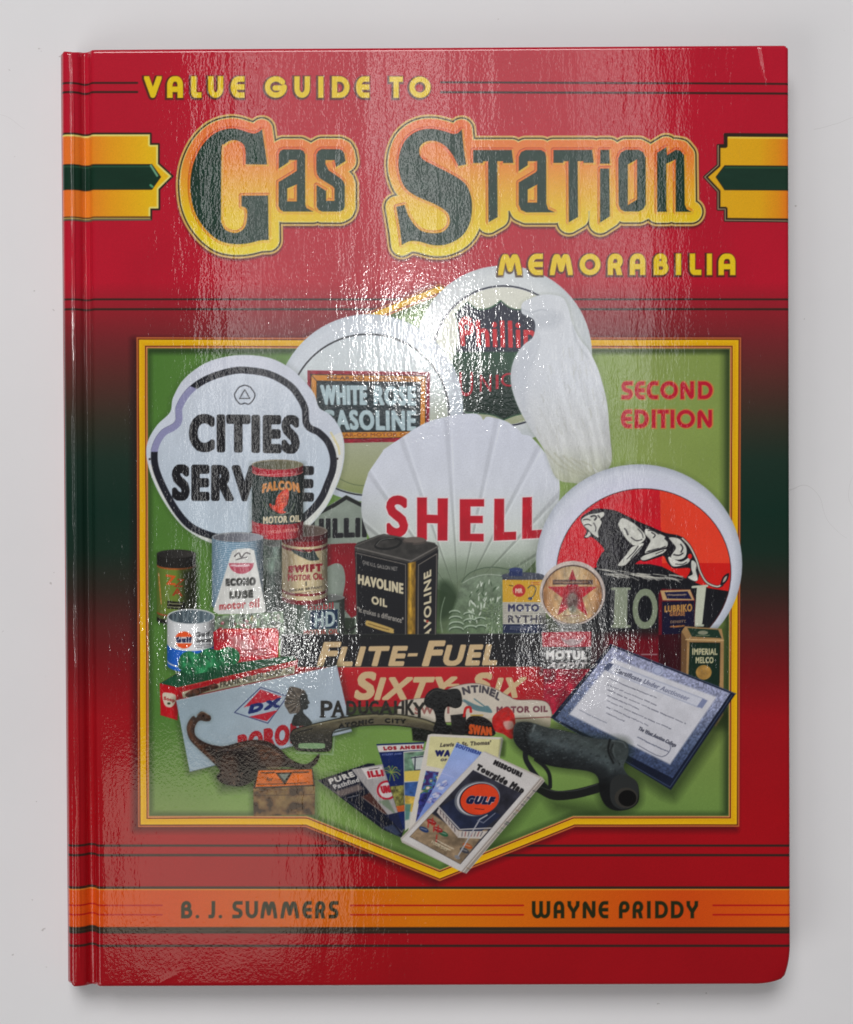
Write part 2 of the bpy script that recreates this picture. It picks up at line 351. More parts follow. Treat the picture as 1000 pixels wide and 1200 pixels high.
# ---- pictured objects, far to near
BLK = c(26, 26, 30)
def white(a, b): return gv((a, c(206, 212, 222)), (b, c(150, 158, 150)))
item('printed_globe', 'printed shield globe with red script behind the white eagle')
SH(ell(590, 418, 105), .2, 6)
fill(ell(590, 415, 104), lambda X, Y: ramp(np.hypot(X-585, Y-408), [(0, c(214, 218, 220)), (84, c(206, 210, 212)), (104, c(184, 190, 194))]))
line(np.vstack([ell(590, 417, 82, n=60), ell(590, 417, 82)[:1]]), 1.9, c(34, 36, 52))
fill(ell(590, 417, 80.5), gv((335, c(214, 214, 202)), (430, c(196, 200, 186)), (498, c(150, 156, 124))))
SHD = np.concatenate([spl(z(490, 290, 4, p), 6, False) for p in ([(232, 256), (262, 280), (300, 291), (345, 280), (388, 250)], [(388, 250), (430, 282), (475, 292), (520, 280), (548, 256)], [(600, 300), (608, 400), (630, 480), (640, 560)], [(560, 740), (510, 772), (450, 788), (400, 808)], [(400, 808), (350, 785), (270, 775), (215, 766), (192, 690), (178, 600), (155, 548)], [(155, 548), (172, 505), (188, 440), (188, 370), (176, 310)])])
fill(SHD, gv((352, c(22, 26, 48)), (411, c(26, 28, 50)), (413.5, c(20, 66, 40)), (432, c(18, 58, 36)), (446, c(14, 40, 30)), (495, c(16, 34, 26))))
line(np.vstack([SHD, SHD[:1]]), 1.6, c(34, 70, 48)); line(SHD[:25], 1.4, c(40, 84, 56))
RD = c(196, 26, 38)
text('Phillips', [(538, 374), (645, 377), (645, 409), (540, 405.5)], RD, 1.1)
line(spl([(552, 374), (545, 372), (539, 378), (540, 386), (546, 387)], 6, False), 2.6, RD)
for k, (ch, q) in enumerate((('U', (538.5, 436, 554.5, 464)), ('N', (562.5, 439, 576, 459)), ('I', (581, 439, 584.5, 456)), ('O', (587, 437, 607, 453)))): text(ch, q, c(168, 24, 42), .15)
item('printed_globe', 'printed gasoline globe with a red framed slate')
fill(ell(433, 478, 110, 110), lambda X, Y: ramp(np.hypot(X-428, Y-470), [(0, c(200, 206, 214)), (92, c(198, 204, 212)), (110, c(178, 186, 196))]))
line(np.vstack([ell(432, 486, 94.5), ell(432, 486, 94.5)[:1]]), 1.9, c(40, 42, 46))
fill(ell(432, 486, 93), gv((390, c(200, 207, 212)), (450, c(196, 204, 206)), (516, c(160, 164, 140)), (560, c(146, 152, 112)), (580, c(124, 136, 84))))
line(spl([(396, 560), (412, 567), (428, 569), (444, 566)], 5, False), 1, c(70, 84, 60), .6)
fill([(360.5, 434), (504, 436), (503, 517), (360, 520)], mott(c(140, 24, 42), .12, 6, 4, 2))
fill([(364, 438.4), (500, 440), (499, 512.6), (364, 515)], c(30, 28, 26)); fill([(365, 439.3), (499, 441), (498, 512), (365, 514)], c(196, 126, 40))
fill([(371, 446), (493.5, 447.4), (492.5, 505.6), (371, 507)], c(26, 28, 30)); fill([(372, 447.2), (492.5, 448.4), (491.5, 504.6), (372, 506)], mott(c(38, 48, 52), .07, 20, 14))
line([(364, 438.5), (372, 447)], .8, INK); line([(499.5, 440.5), (492.5, 448.5)], .8, INK)
text('EN-AR-CO  MOTOR OIL', [(384, 440.9), (484, 442.4), (484, 446), (384, 444.7)], c(60, 30, 20), .1)
WR = c(166, 186, 192)
text('WHITE', [(375, 451), (430.5, 451.5), (430.5, 475), (377, 474.5)], WR, 1.5)
text('ROSE', [(438, 451.7), (488, 452.4), (488, 475.6), (438, 475)], WR, 1.5)
text('GASOLINE', [(376, 480), (488, 481), (488, 505), (378, 503.5)], WR, 1.3)
text('EN-AR-CO MOTOR OIL', [(390, 508), (482, 507), (482, 511), (390, 512)], c(100, 46, 30), .1, .8)

item('printed_sign', 'printed shield sign lettered in black with a red numeral')
fill([(360, 606), (386, 592), (406, 580), (430, 592), (430, 752), (355, 752)], mott(c(128, 138, 128), .06, 16, 12))
line([(376, 600), (392, 592), (406, 583), (424, 592), (440, 590)], 4.5, c(26, 28, 28))
line([(352, 642), (430, 637)], 1, c(70, 76, 70))
text('PHILLIPS', [(349, 608), (450, 606), (450, 629), (349, 632)], BLK, 1.8)
fill(np.concatenate([spl([(383, 638), (416, 636.5), (420, 640), (420, 640)], 3, False), [(420, 720)], spl([(412, 724), (403, 712), (402, 700), (405, 680), (402, 664), (394, 660), (384, 664)], 4, False)]), mott(c(122, 12, 26), .08, 14, 20))
fill([(402, 724), (416, 724), (416, 752), (396, 752)], c(40, 50, 38)); line([(398, 730), (408, 740), (417, 734)], 2.4, c(24, 26, 24)); line([(398, 737), (408, 747), (417, 741)], 1.4, c(110, 120, 104))

item('printed_sign', 'printed white trefoil sign with bold black lettering')
TRE = spl([(290, 416), (318, 420), (341, 432), (359, 449), (369, 463), (374.5, 478), (388, 487), (400, 505), (404, 526), (401, 551), (391.5, 577), (378, 600), (352, 626), (318, 641), (288, 645), (252, 638), (228, 627), (211, 613.5), (193.5, 590), (180, 564), (172.3, 538), (173.2, 518), (184, 498.5), (199.5, 483), (203, 466), (216, 444), (240, 426), (265, 418)], 5)
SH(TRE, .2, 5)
fill(TRE, mott(gv((416, c(196, 200, 212)), (560, c(190, 198, 210)), (645, c(176, 186, 184))), .02, 30, 30))
fill(TRE, c(226, 222, 206), .5, off=-1, soft=1.2, clip=[(372, 520), (412, 500), (412, 640), (330, 660), (180, 660), (165, 540), (178, 545), (215, 612), (290, 642), (350, 622)])
RI = spl([(290, 430), (318, 435), (341.5, 448), (353.5, 462), (361.5, 478), (363.5, 496), (376, 503.5), (388, 516), (394.5, 534), (394, 551), (388, 568), (380, 586), (366, 603), (340, 624), (312, 636), (288, 639), (252, 633), (224, 622), (206, 604), (190.5, 578), (179.2, 551), (177, 531), (181, 516), (190, 503.5), (205, 494), (206.5, 476), (219, 456), (240, 441), (268, 431.5)], 5)
fill(RI, c(30, 31, 40)); 
fill(RI, c(136, 136, 172), clip=[(150, 529.5), (190, 529.5), (196, 515), (222, 500), (216, 480), (234, 457), (222, 452), (204, 450), (170, 500)])
fill(RI, mott(gv((440, c(196, 203, 214)), (530, c(184, 194, 206)), (640, c(178, 192, 204))), .025, 18, 30), off=-8)
fill(ell(175.6, 538, 1.2), c(40, 30, 26)); fill(ell(395.5, 537.5, 1.3), c(40, 30, 26))
line([(388, 507), (397, 524), (398, 532)], 2.2, c(212, 196, 130), .7)
text('CITIES', [(221.5, 485), (351.5, 486.5), (351.5, 532), (221.5, 529.5)], BLK, 3.1)
text('SERVICE', [(201.5, 544), (368.5, 546), (368, 588), (201.5, 587)], BLK, 3.1)
TI = spl([(287, 451.5), (293, 453.5), (296, 457), (299, 462.5), (297, 468.5), (292, 473.5), (287, 472.5), (282, 473.5), (277, 468.5), (275, 462.5), (278, 457), (281, 453.5)], 4)
line(np.vstack([TI, TI[:1]]), 1.4, c(50, 52, 60)); line([(287, 456.5), (293, 467), (281, 467), (287, 456.5)], 1.3, c(50, 52, 60))
fill([(303, 617), (312, 623), (292, 625)], c(50, 50, 56))

item('printed_globe', 'printed white scallop shell globe with red lettering')
SHL = spl([(520, 489), (537, 486), (555, 484.5), (563, 487), (566.5, 492), (570, 488.5), (577, 489), (594, 494), (608, 504), (612, 509), (621, 511), (633, 523), (644, 537), (652, 549), (656, 566), (655, 590), (648, 622), (632, 652), (606, 678), (576, 694), (545, 700), (512, 690), (480, 672), (450, 655), (434, 632), (424.5, 606), (424.5, 580), (431, 557), (433, 552), (448, 530), (451, 526), (478, 508), (482, 505), (500, 495)], 4)
def shell(X, Y):
    b = ramp(Y, [(485, c(202, 206, 220)), (570, c(202, 206, 216)), (625, c(194, 200, 196)), (662, c(154, 166, 150)), (700, c(106, 124, 98))])
    a = np.degrees(np.arctan2(X-538, 706-Y)); f = (a/15.5+.25) % 1
    rr_ = np.hypot(X-538, Y-706)
    edge = 1-.075*np.exp(-((f-.02)/.05)**2)-.075*np.exp(-((f-.98)/.04)**2)+.045*np.exp(-((f-.08)/.04)**2)
    low = np.clip((Y-560)/90, 0, 1)
    lat = 1-.22*np.clip((np.abs(X-540)-70)/50, 0, 1)*low
    return b*(1+(edge-1)*(1+1.7*low))[..., None]*lat[..., None]*(1+.03*(noise(X, Y, 8, 22, 4)-.5))[..., None]
fill(SHL, shell)
def redletter(lp, off=0):
    fill(lp, c(214, 206, 206), .8, off=1.5+off); fill(lp, mott(c(176, 14, 36), .05, 9, 14), off=off)
redletter(tloops('S', [(455, 583.5), (476, 583.5), (476, 626.5), (455.5, 626.5)]), 2.4)
redletter([(489, 583), (500.5, 583), (500.5, 603), (513, 603.5), (513, 584), (525, 584), (524.5, 633.5), (513, 633.5), (513, 613.5), (500.5, 613), (500.5, 632.5), (489, 632.5)])
redletter([(539, 585), (567.5, 585), (567.5, 593.5), (551.5, 593.5), (551.5, 604.5), (566, 604.5), (566, 613), (551.5, 613), (551.5, 625.5), (567, 625.5), (567, 634.5), (539, 634)])
redletter([(579.5, 584.5), (591, 584.5), (591, 623.5), (605, 623), (605, 632.5), (579, 633.5)])
redletter([(612.5, 583), (623.5, 582.5), (623.5, 621.5), (640, 620.5), (640, 630), (612, 631.5)])

item('printed_figurine', 'printed white glass eagle globe standing on the right')
EAG = spl([(611, 361), (613, 354.5), (621, 350), (632, 346), (645, 345), (659, 348.5), (666, 360), (671, 380), (681, 399), (690, 410), (700, 430), (707, 452), (712, 475), (714.5, 505), (717, 540), (706, 556), (690, 566), (672, 566), (652, 560), (638, 528), (622, 503), (608, 478), (600, 455), (599, 435), (604, 418), (614, 404), (624, 396), (627.5, 384), (625, 374), (613, 368)], 5)
fill(EAG, c(110, 120, 100), .3, off=1, soft=3, mark=False)
def eag(X, Y):
    b = ramp(Y, [(345, c(204, 208, 214)), (450, c(204, 208, 215)), (520, c(198, 200, 200)), (566, c(166, 170, 146))])
    s = 1-.12*np.clip((606-X)/9, 0, 1)-.1*np.clip((X-700)/16, 0, 1)
    wing = .035*np.sin((X*.8-Y*.25)*.5+4*noise(X, Y, 20, 60, 8))*np.clip((Y-400)/80, 0, 1)*np.clip((X-640)/20, 0, 1)
    return b*(s+wing+.03*(noise(X, Y, 14, 40, 6)-.5))[..., None]
fill(EAG, eag)
fill(spl([(616, 366), (632, 368), (650, 364), (660, 372), (650, 384), (630, 384), (626, 374)], 4), c(148, 154, 164), .26, soft=4, clip=EAG, mark=False)
fill(spl([(602, 440), (606, 420), (618, 404), (630, 398), (622, 430), (618, 470), (628, 510), (612, 485)], 4), c(160, 166, 178), .35, soft=5, clip=EAG, mark=False)
line(spl([(611.5, 362), (622, 366), (634, 363), (642, 364)], 5, False), 1.4, c(150, 156, 166), .5, 1)
line(spl([(672, 382), (676, 400), (690, 420)], 5, False), 2, c(168, 174, 180), .6, 1.5)
line(spl([(628, 386), (632, 402), (622, 430)], 5, False), 2, c(178, 184, 192), .5, 2)
for k in range(230):
    q = random.Random(k+500); x, y = q.uniform(628, 712), q.uniform(405, 555)
    if x < 640+(430-y)*.2 and y < 480: continue
    v = (y-400)/160
    line(spl([(x, y), (x+q.uniform(0, 3), y+5), (x+q.uniform(1, 6)*v+1, y+q.uniform(8, 14))], 3, False), q.uniform(.6, 1.5), q.choice([c(232, 234, 238), c(176, 180, 180), c(166, 168, 158)]), q.uniform(.15, .45), .7, clip=EAG)
for k in range(5): line(spl([(640+k*10, 528+k*3), (655+k*9, 545), (678+k*5, 556)], 5, False), 1.4, c(150, 150, 124), .5, 1.2)

item('printed_globe', 'printed globe with a lion on a red and black ground')
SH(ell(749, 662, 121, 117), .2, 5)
fill(ell(749, 661, 121, 117), lambda X, Y: ramp(np.hypot((X-749), (Y-661)*1.03), [(96, c(200, 202, 218)), (112, c(198, 202, 214)), (121, c(166, 172, 184))]))
LC = ell(754.5, 671, 102, 98)
fill(LC, c(46, 30, 32), off=.8)
fill(LC, mott(lambda X, Y: np.where((X > 773+(Y-560)*.03)[..., None], np.where((Y < 660)[..., None], c(222, 62, 40), c(204, 30, 26)), c(196, 22, 38)).astype(np.float32), .04, 26, 26, 7))
GRD = [(690, 668), (702, 664), (730, 661), (762, 661), (776, 664), (800, 676), (830, 689), (862, 694), (862, 775), (648, 790), (650, 690)]
fill(GRD, mott(c(24, 25, 30), .1, 20, 20), clip=LC)
WL = c(186, 190, 172)
text('I', [(721, 689), (736, 689), (735, 736), (719, 736)], c(134, 142, 122), 1.4, clip=LC)
for y in (690, 734): line([(717.5, y), (738, y)], 3, c(134, 142, 122))
text('O', [(742, 690), (771, 690), (771, 737), (741, 737)], c(124, 134, 112), 1.2)
text('I', [(817, 688), (828, 686), (823, 732), (814, 733)], WL, 1.6); line([(812, 688), (829, 686.5)], 2.6, WL); line([(810, 733), (824, 733)], 2.6, WL)
K = 3.846
L_ = lambda p: z(620, 520, K, p)
BK2, LW = c(28, 26, 32), c(198, 198, 190)
Q_ = lambda p: z(660, 570, 5, p)
fill(spl(Q_([(105, 185), (150, 150), (200, 130), (300, 140), (360, 166), (440, 205), (520, 238), (600, 272), (690, 292), (745, 350), (785, 430), (798, 500), (790, 548), (765, 560), (722, 545), (742, 505), (738, 478), (650, 480), (612, 448), (592, 410), (560, 416), (480, 440), (450, 434), (400, 468), (330, 474), (200, 474), (222, 400), (242, 372), (205, 325), (165, 296), (140, 304), (122, 298), (138, 262), (114, 222)]), 4), mott(BK2, .2, 4, 5))
for p in ([(110, 192), (150, 166), (200, 158), (236, 150), (240, 172), (218, 190), (226, 214), (205, 262), (208, 300), (176, 282), (152, 258), (128, 236), (113, 216)], [(150, 264), (162, 282), (144, 299), (127, 294), (140, 284)],
          [(350, 185), (400, 208), (440, 238), (482, 285), (470, 322), (420, 346), (385, 322), (358, 290), (325, 230), (330, 205)], [(472, 332), (445, 380), (402, 424), (362, 462), (322, 464), (332, 445), (372, 398), (404, 356)],
          [(488, 248), (560, 276), (602, 300), (612, 350), (560, 368), (482, 392), (500, 345), (512, 315), (482, 280)], [(482, 402), (600, 368), (590, 388), (560, 402), (482, 432), (456, 425)],
          [(622, 300), (680, 308), (722, 360), (716, 412), (672, 430), (632, 412), (662, 362), (642, 330)], [(622, 412), (690, 442), (738, 418), (732, 450), (652, 470), (624, 442)], [(755, 434), (784, 455), (778, 490), (790, 545), (768, 554), (732, 532), (760, 515), (752, 480)]):
    fill(spl(Q_(p), 4), mott(LW, .07, 5, 5))
fill(ell(*Q_([(744, 410)])[0], 2.4, 3), c(204, 30, 30))
for p, w in (([(362, 248), (372, 262), (380, 282)], 1.8), ([(120, 196), (140, 192), (158, 198)], 1.2), ([(165, 176), (185, 172), (196, 182), (186, 196)], 2), ([(205, 170), (214, 182)], 1.6), ([(128, 226), (150, 222), (165, 230)], 1.2), ([(180, 215), (192, 240), (190, 262)], 1.1), ([(440, 250), (462, 275), (470, 300)], 1), ([(400, 300), (430, 318), (462, 312)], 1.2), ([(462, 350), (430, 385), (396, 425)], 1), ([(440, 350), (415, 385), (375, 425)], 1),
             ([(520, 270), (540, 285), (530, 300)], 1.4), ([(490, 385), (540, 374), (600, 352)], 1.2), ([(500, 378), (560, 362)], .8), ([(545, 395), (590, 376)], 1), ([(650, 400), (680, 404), (702, 392)], 1.6), ([(690, 340), (702, 360), (692, 385)], 1.6), ([(600, 305), (622, 330), (618, 350)], 2.4), ([(660, 455), (700, 456), (724, 444)], 1), ([(500, 258), (530, 262), (560, 280)], 1)):
    line(spl(Q_(p), 5, False), w, BK2, .9)
for k in range(40):
    q = random.Random(k+300); x, y = q.uniform(225, 370), q.uniform(170, 460)
    line(spl(Q_([(x, y), (x+6, y+14), (x+4, y+32)]), 3, False), .7, c(130, 130, 132), q.uniform(.3, .75))
line(spl(Q_([(700, 305), (742, 350), (782, 430), (804, 500), (842, 562), (900, 588), (932, 578)]), 5, False), 3.2, BK2); line(spl(Q_([(700, 305), (742, 350), (782, 430), (804, 500), (842, 562), (900, 587), (930, 576)]), 5, False), 1.7, c(204, 198, 186))
fill(spl(Q_([(922, 578), (938, 530), (972, 508), (966, 545), (942, 574)]), 4), BK2); fill(spl(Q_([(936, 562), (946, 535), (962, 525), (952, 552)]), 4), c(170, 160, 150))
for k in range(36):
    q = random.Random(k); x = q.uniform(195, 640); y = 478+(x-195)*.09+q.uniform(0, 46)*(1-(x-195)/900)
    line(spl(Q_([(x, y), (x+40, y+4), (x+80, y+q.uniform(8, 26))]), 4, False), q.uniform(.6, 1.1), c(190, 188, 178), .85, clip=LC)
item('printed_sign', 'printed dark red base of the lion globe')
fill([(690, 742), (772, 736), (776, 800), (690, 800)], mott(gv((740, c(40, 28, 30)), (752, c(108, 14, 28)), (800, c(90, 14, 26))), .1, 10, 14)); line([(752, 767), (770, 767)], 1.5, c(170, 170, 170), .6)

item('printed_dish', 'printed pressed glass dish behind the oil cans')
DC = [(500, 640), (627, 640), (629, 690), (634, 712), (645, 744), (500, 744)]
fill([(505, 660), (660, 650), (660, 744), (505, 744)], c(56, 72, 48), .8, soft=8, mark=False, clip=DC)
fill(SHL, shell, .6, clip=DC, mark=False)
fill(ell(583, 728, 68, 64), c(96, 110, 86), .5, clip=DC)
D_ = lambda p: z(500, 640, 10, p)
fill(spl(D_([(140, 450), (260, 420), (380, 600), (330, 760), (200, 860), (140, 800)]), 4), c(34, 52, 30), .8, soft=4, mark=False)
fill(spl(D_([(415, 430), (560, 330), (760, 330), (920, 360), (900, 1020), (300, 1020), (270, 880), (330, 700)]), 4), mott(gv((670, c(112, 126, 108)), (745, c(92, 112, 84))), .14, 4, 4), .85, soft=2, clip=DC)
line(spl(D_([(412, 420), (500, 320), (640, 262), (780, 246), (900, 262), (1000, 285)]), 5, False), 1, c(66, 84, 66), .9, clip=DC); line(spl(D_([(430, 430), (540, 370), (700, 332), (900, 345)]), 5, False), .9, c(168, 180, 164), .8, clip=DC); line(spl(D_([(215, 600), (180, 720), (165, 860), (185, 1010)]), 5, False), .9, c(150, 165, 145), .7, clip=DC)
R = random.Random(5)
for k in range(230):
    t = R.uniform(0, 6.283); r_ = 17*math.sqrt(R.random()); x, y = 580+r_*math.cos(t), 722+1.15*r_*math.sin(t)
    line([(x, y), (x+(x-580)*.16, y+(y-722)*.16+.4)], R.uniform(.4, .9), R.choice([c(160, 176, 150), c(58, 76, 52), c(120, 142, 96)]), .7, clip=DC)
for k in range(64):
    t = math.radians(R.uniform(170, 330)); r_ = R.uniform(20, 46); x, y = 584+r_*math.cos(t), 726+1.05*r_*math.sin(t); l = R.uniform(1.8, 4)
    fill(ell(x, y, l, R.uniform(.5, 1), math.degrees(t)*.35+R.uniform(-30, 60), n=14), R.choice([c(212, 220, 208), c(190, 202, 184), c(60, 80, 56)]), .85, clip=DC)
for k, (x, y, r_) in enumerate(((533, 718, 6), (534, 725, 7), (535, 732, 8), (535, 738, 8), (550, 720, 6), (551, 728, 7), (552, 736, 7), (563, 726, 6), (564, 735, 6))):
    line(ell(x, y, r_, r_*.42, a0=185, a1=350, n=14), 1.5, c(176, 192, 172), .8, clip=DC); line(ell(x, y+1.6, r_, r_*.42, a0=185, a1=350, n=14), 1.1, c(44, 62, 42), .7, clip=DC)

def can(x0, x1, yt, yb, e, side, shade=True, rim=c(120, 122, 120), inside=c(84, 86, 84)):
    """upright printed tin: wall with curved bottom, open or lidded top; side(X, Y) colours the wall"""
    cx, r = (x0+x1)/2, (x1-x0)/2
    body = np.vstack([[(x0, yt)], ell(cx, yb-e, r, e, a0=180, a1=0, n=20), [(x1, yt)]])
    SH(body, .35, 4)
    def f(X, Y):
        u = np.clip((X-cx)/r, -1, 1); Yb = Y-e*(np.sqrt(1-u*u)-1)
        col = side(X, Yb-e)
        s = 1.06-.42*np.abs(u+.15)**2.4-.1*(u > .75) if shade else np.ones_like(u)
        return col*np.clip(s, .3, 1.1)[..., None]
    fill(body, f)
    fill(ell(cx, yt, r, e), rim); fill(ell(cx, yt+.4, r-1.4, e-1.1), lambda X, Y: inside*(.75+.5*np.clip((X-x0)/(x1-x0), 0, 1))[..., None])
    return cx, r
def bands(*st):      # hard colour bands by height
    def f(X, Y):
        o = np.ones(X.shape+(1,), np.float32)*st[0][1]
        for y, col in st[1:]:
            k = np.clip((Y-y)*1.5+.5, 0, 1)[..., None]; o = o*(1-k)+k*col
        return o
    return f
CRM = c(190, 174, 136)
item('printed_can', 'printed dark green and black oil can at the left edge')
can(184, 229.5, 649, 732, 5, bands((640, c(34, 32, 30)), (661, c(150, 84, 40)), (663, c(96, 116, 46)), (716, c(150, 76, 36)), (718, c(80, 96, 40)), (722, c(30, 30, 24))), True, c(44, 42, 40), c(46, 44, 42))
fill([(212, 668), (229.5, 664), (229.5, 728), (214, 730)], c(18, 18, 16), .75, soft=6, mark=False)
text('Z', [(194, 673), (206, 675), (206, 686), (195, 685)], c(196, 84, 34), .6); text('Z', [(208, 678), (216, 679), (214, 688), (204, 688)], c(140, 58, 30), .3)
text('A', [(202, 689), (214, 690), (214, 699), (202, 698)], c(150, 60, 32), .4)
fill([(196, 704), (217, 706), (217, 715), (196, 713)], c(26, 26, 22)); scribble([(197, 705), (216, 706), (216, 714), (197, 713)], 2, c(150, 150, 110), .9)
scribble([(185.5, 672), (189, 712), (190, 712), (186.5, 672)][::-1], 1, c(190, 120, 60), 1.2)
item('printed_can', 'printed dark glass bottle carrier beside the blue can')
can(309, 333, 636, 742, 5, lambda X, Y: mott(gv((630, c(76, 90, 84)), (660, c(92, 106, 96)), (670, c(52, 60, 56)), (745, c(36, 42, 40))), .3, 5, 16, 9)(X, Y))
line([(311, 655), (329, 653)], 1.2, c(130, 146, 132), .7)
item('printed_can', 'printed dull grey service can with blue capitals')
can(332, 404, 700, 748, 5, lambda X, Y: mott(c(72, 82, 74), .12, 8, 12)(X, Y))
fill([(358, 708), (398, 706), (398, 742), (356, 744)], c(104, 116, 110)); text('mobil', [(361, 707.5), (391, 705.5), (391, 713.5), (361, 715)], c(150, 30, 36), .3)
fill([(364, 716), (396, 714), (396, 736), (364, 737)], c(18, 40, 66)); text('HD', [(369, 718), (393, 716), (393, 734), (369, 735.5)], c(160, 176, 176), .7)
text('MOTOR OIL', [(356, 738.5), (397, 737), (397, 743), (356, 744.5)], c(142, 50, 40), .3)
item('printed_can', 'printed cream swift can with red lettering')
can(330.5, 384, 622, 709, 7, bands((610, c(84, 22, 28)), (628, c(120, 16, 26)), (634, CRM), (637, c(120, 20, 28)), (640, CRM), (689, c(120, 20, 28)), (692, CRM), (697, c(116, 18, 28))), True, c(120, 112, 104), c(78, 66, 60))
fill([(331, 622), (345, 622), (345, 706), (331, 704)], c(40, 30, 24), .35, soft=6, mark=False)
fill(spl([(341, 644), (352, 646), (362, 648), (368, 645), (372, 652), (374, 656), (364, 657), (356, 654), (348, 650)], 4), c(42, 54, 52)); line([(354, 644), (366, 651)], 1.4, c(42, 54, 52)); line([(345, 648), (362, 654)], 1.2, c(42, 54, 52))
text('SWIFT', [(338, 663), (378, 660), (378, 670), (338, 671.5)], c(126, 14, 26), 1)
text('MOTOR OIL', [(337.5, 672.5), (379, 671), (379, 679), (337.5, 681)], c(130, 22, 30), .35, small=.8)
text('OSCAR BRYANT', [(339, 691), (378, 686.5), (378, 689.3), (339, 693.5)], c(40, 34, 30), .15)
line([(359, 682), (359, 686)], 1.2, c(30, 28, 26)); scribble([(343, 695), (376, 691), (376, 693), (343, 697)], 1, c(70, 40, 34), .6)
item('printed_can', 'printed red and dark green can with an orange falcon')
can(295.5, 355.5, 544.5, 632.5, 6, bands((540, c(164, 22, 42)), (553, c(24, 42, 38)), (609, c(168, 22, 40))), True, c(126, 118, 96), c(92, 90, 70))
line(ell(325.5, 552, 30, 6, a0=10, a1=170, n=20), 1, c(206, 150, 130), .6)
scribble([(300, 554), (352, 552), (352, 557), (300, 559)], 1, c(214, 150, 140), .9)
fo = c(196, 128, 66)
text('FALCON', [(308, 567), (350, 566), (352, 577.5), (307, 578)], fo, .9, arch=3.2)
fill(spl([(335, 573), (339, 577), (337, 590), (332, 598), (336, 600), (330, 602), (324, 600), (318, 596), (316, 590), (322, 592), (324, 584), (329, 577)], 4), mott(c(190, 56, 34), .25, 3, 4))
for k in range(5): line([(326+k*.6, 580+k*3.5), (336-k*.8, 579+k*3.5)], .8, c(224, 130, 70), .7)
line(spl([(309, 588), (314, 598), (326, 603), (340, 600), (345, 590)], 5, False), .9, c(170, 170, 140), .6)
text('MOTOR OIL', [(308.5, 605.5), (352.5, 603.5), (352.5, 611.5), (308.5, 614)], c(204, 190, 160), .5)
text('OSCAR BRYANT', [(314, 622), (350, 619), (350, 622.5), (314, 625.5)], c(210, 160, 140), .1)
item('printed_can', 'printed blue striped can with a white wedge label')
def econo(X, Y):
    st = (np.sin(Y*2.9) > -.1)[..., None]
    return np.where(st, c(150, 170, 184), c(84, 120, 146)).astype(np.float32)
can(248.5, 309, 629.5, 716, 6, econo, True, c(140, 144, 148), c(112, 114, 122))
fill([(272, 646), (278, 643), (293, 642.5), (298, 645), (312, 716), (308, 719), (256, 720), (250, 716)], mott(c(206, 206, 202), .05, 8, 12))
line(spl([(275, 652), (280, 648), (283, 653), (288, 648), (293, 649)], 4, False), 1.4, c(80, 76, 78)); line(spl([(277, 656), (284, 654), (290, 653)], 4, False), 1.2, c(80, 76, 78))
fill(ell(283, 660, 14.5, 12.5, a0=0, a1=180), c(178, 78, 96)); scribble((271, 660.5, 295, 665), 1, c(226, 200, 204), 2)
text('ECONO', [(264.5, 678), (300, 676), (300, 686.5), (264.5, 687)], c(62, 62, 60), 1)
text('LUBE', [(269, 693), (297, 690.5), (297, 701), (269, 702)], c(66, 66, 62), 1.1)
text('motor oil', [(257, 706), (304, 701), (304, 711.5), (257, 715)], c(172, 76, 78), .5)
item('printed_can', 'printed white and blue can with an orange disc')
can(196, 252, 722.5, 788, 9, bands((700, c(206, 208, 210)), (754, c(24, 92, 186)), (773, c(206, 210, 214)), (774.5, c(24, 92, 186))), True, c(190, 194, 196), c(70, 84, 92))
for k in range(8): line([(203+k*6, 716+abs(k-3.5)*.6), (202+k*6+random.Random(k).uniform(-2, 2), 728)], 1.6, c(150, 164, 170), .55, 1.2)
fill(ell(215.6, 750, 11.4, 10.8), c(206, 208, 212)); fill(ell(215.6, 750, 10.6, 10), c(224, 84, 36)); fill(rect(203, 746.5, 228, 754), c(214, 210, 208), clip=ell(215.6, 750, 11, 10.3))
text('Gulf', (206, 746.4, 225, 753), c(24, 34, 70), .75)
text('Gulf', [(229.5, 741), (246, 740), (246, 745.5), (229.5, 746.5)], c(44, 44, 46), .4); text('Supreme', [(229.5, 748.5), (251, 747), (251, 752), (229.5, 753.3)], c(44, 44, 46), .4)
scribble([(230, 755), (249, 754), (249, 759), (230, 760)], 2, c(80, 80, 84), .7)
item('printed_can', 'printed glass jar of small trinkets behind the red tin')
fill([(254, 722), (332, 716), (334, 748), (250, 748)], mott(c(110, 124, 106), .45, 4, 5, 12))
for k in range(26):
    a = random.Random(k+40); x, y = a.uniform(256, 328), a.uniform(722, 742)
    fill(ell(x, y, a.uniform(1.5, 4), a.uniform(1.2, 2.6), a.uniform(0, 90), n=12), a.choice([c(170, 84, 96), c(150, 130, 60), c(84, 116, 74), c(168, 160, 150), c(50, 56, 50)]), .85, soft=.8)
item('printed_sign', 'printed black and red fuel sign in slanted tan capitals')
fill([(329, 743.5), (640, 742.5), (640, 781.5), (329, 782)], mott(c(20, 19, 23), .12, 30, 20)); line([(329, 743.6), (640, 742.4)], 1, c(96, 98, 90), .7)
for k in range(7):
    a = random.Random(k+9); x = a.uniform(590, 632); y = a.uniform(748, 776)
    line(spl([(x, y), (x+9, y+5), (x+14, y+11), (x+26, y+16)], 4, False), a.uniform(1, 2.2), c(70, 72, 80), .5, 1.5)
fill([(329, 782), (650, 781.5), (660, 832), (400, 832), (329, 800)], mott(gv((781, c(172, 18, 28)), (832, c(150, 12, 24))), .05, 30, 20)); line([(329, 781.8), (640, 781.4)], .9, c(190, 150, 120), .55)
TAN = c(190, 164, 124)
text('F', [(380, 752), (401, 751.8), (391, 781), (371, 781)], TAN, 1.7)
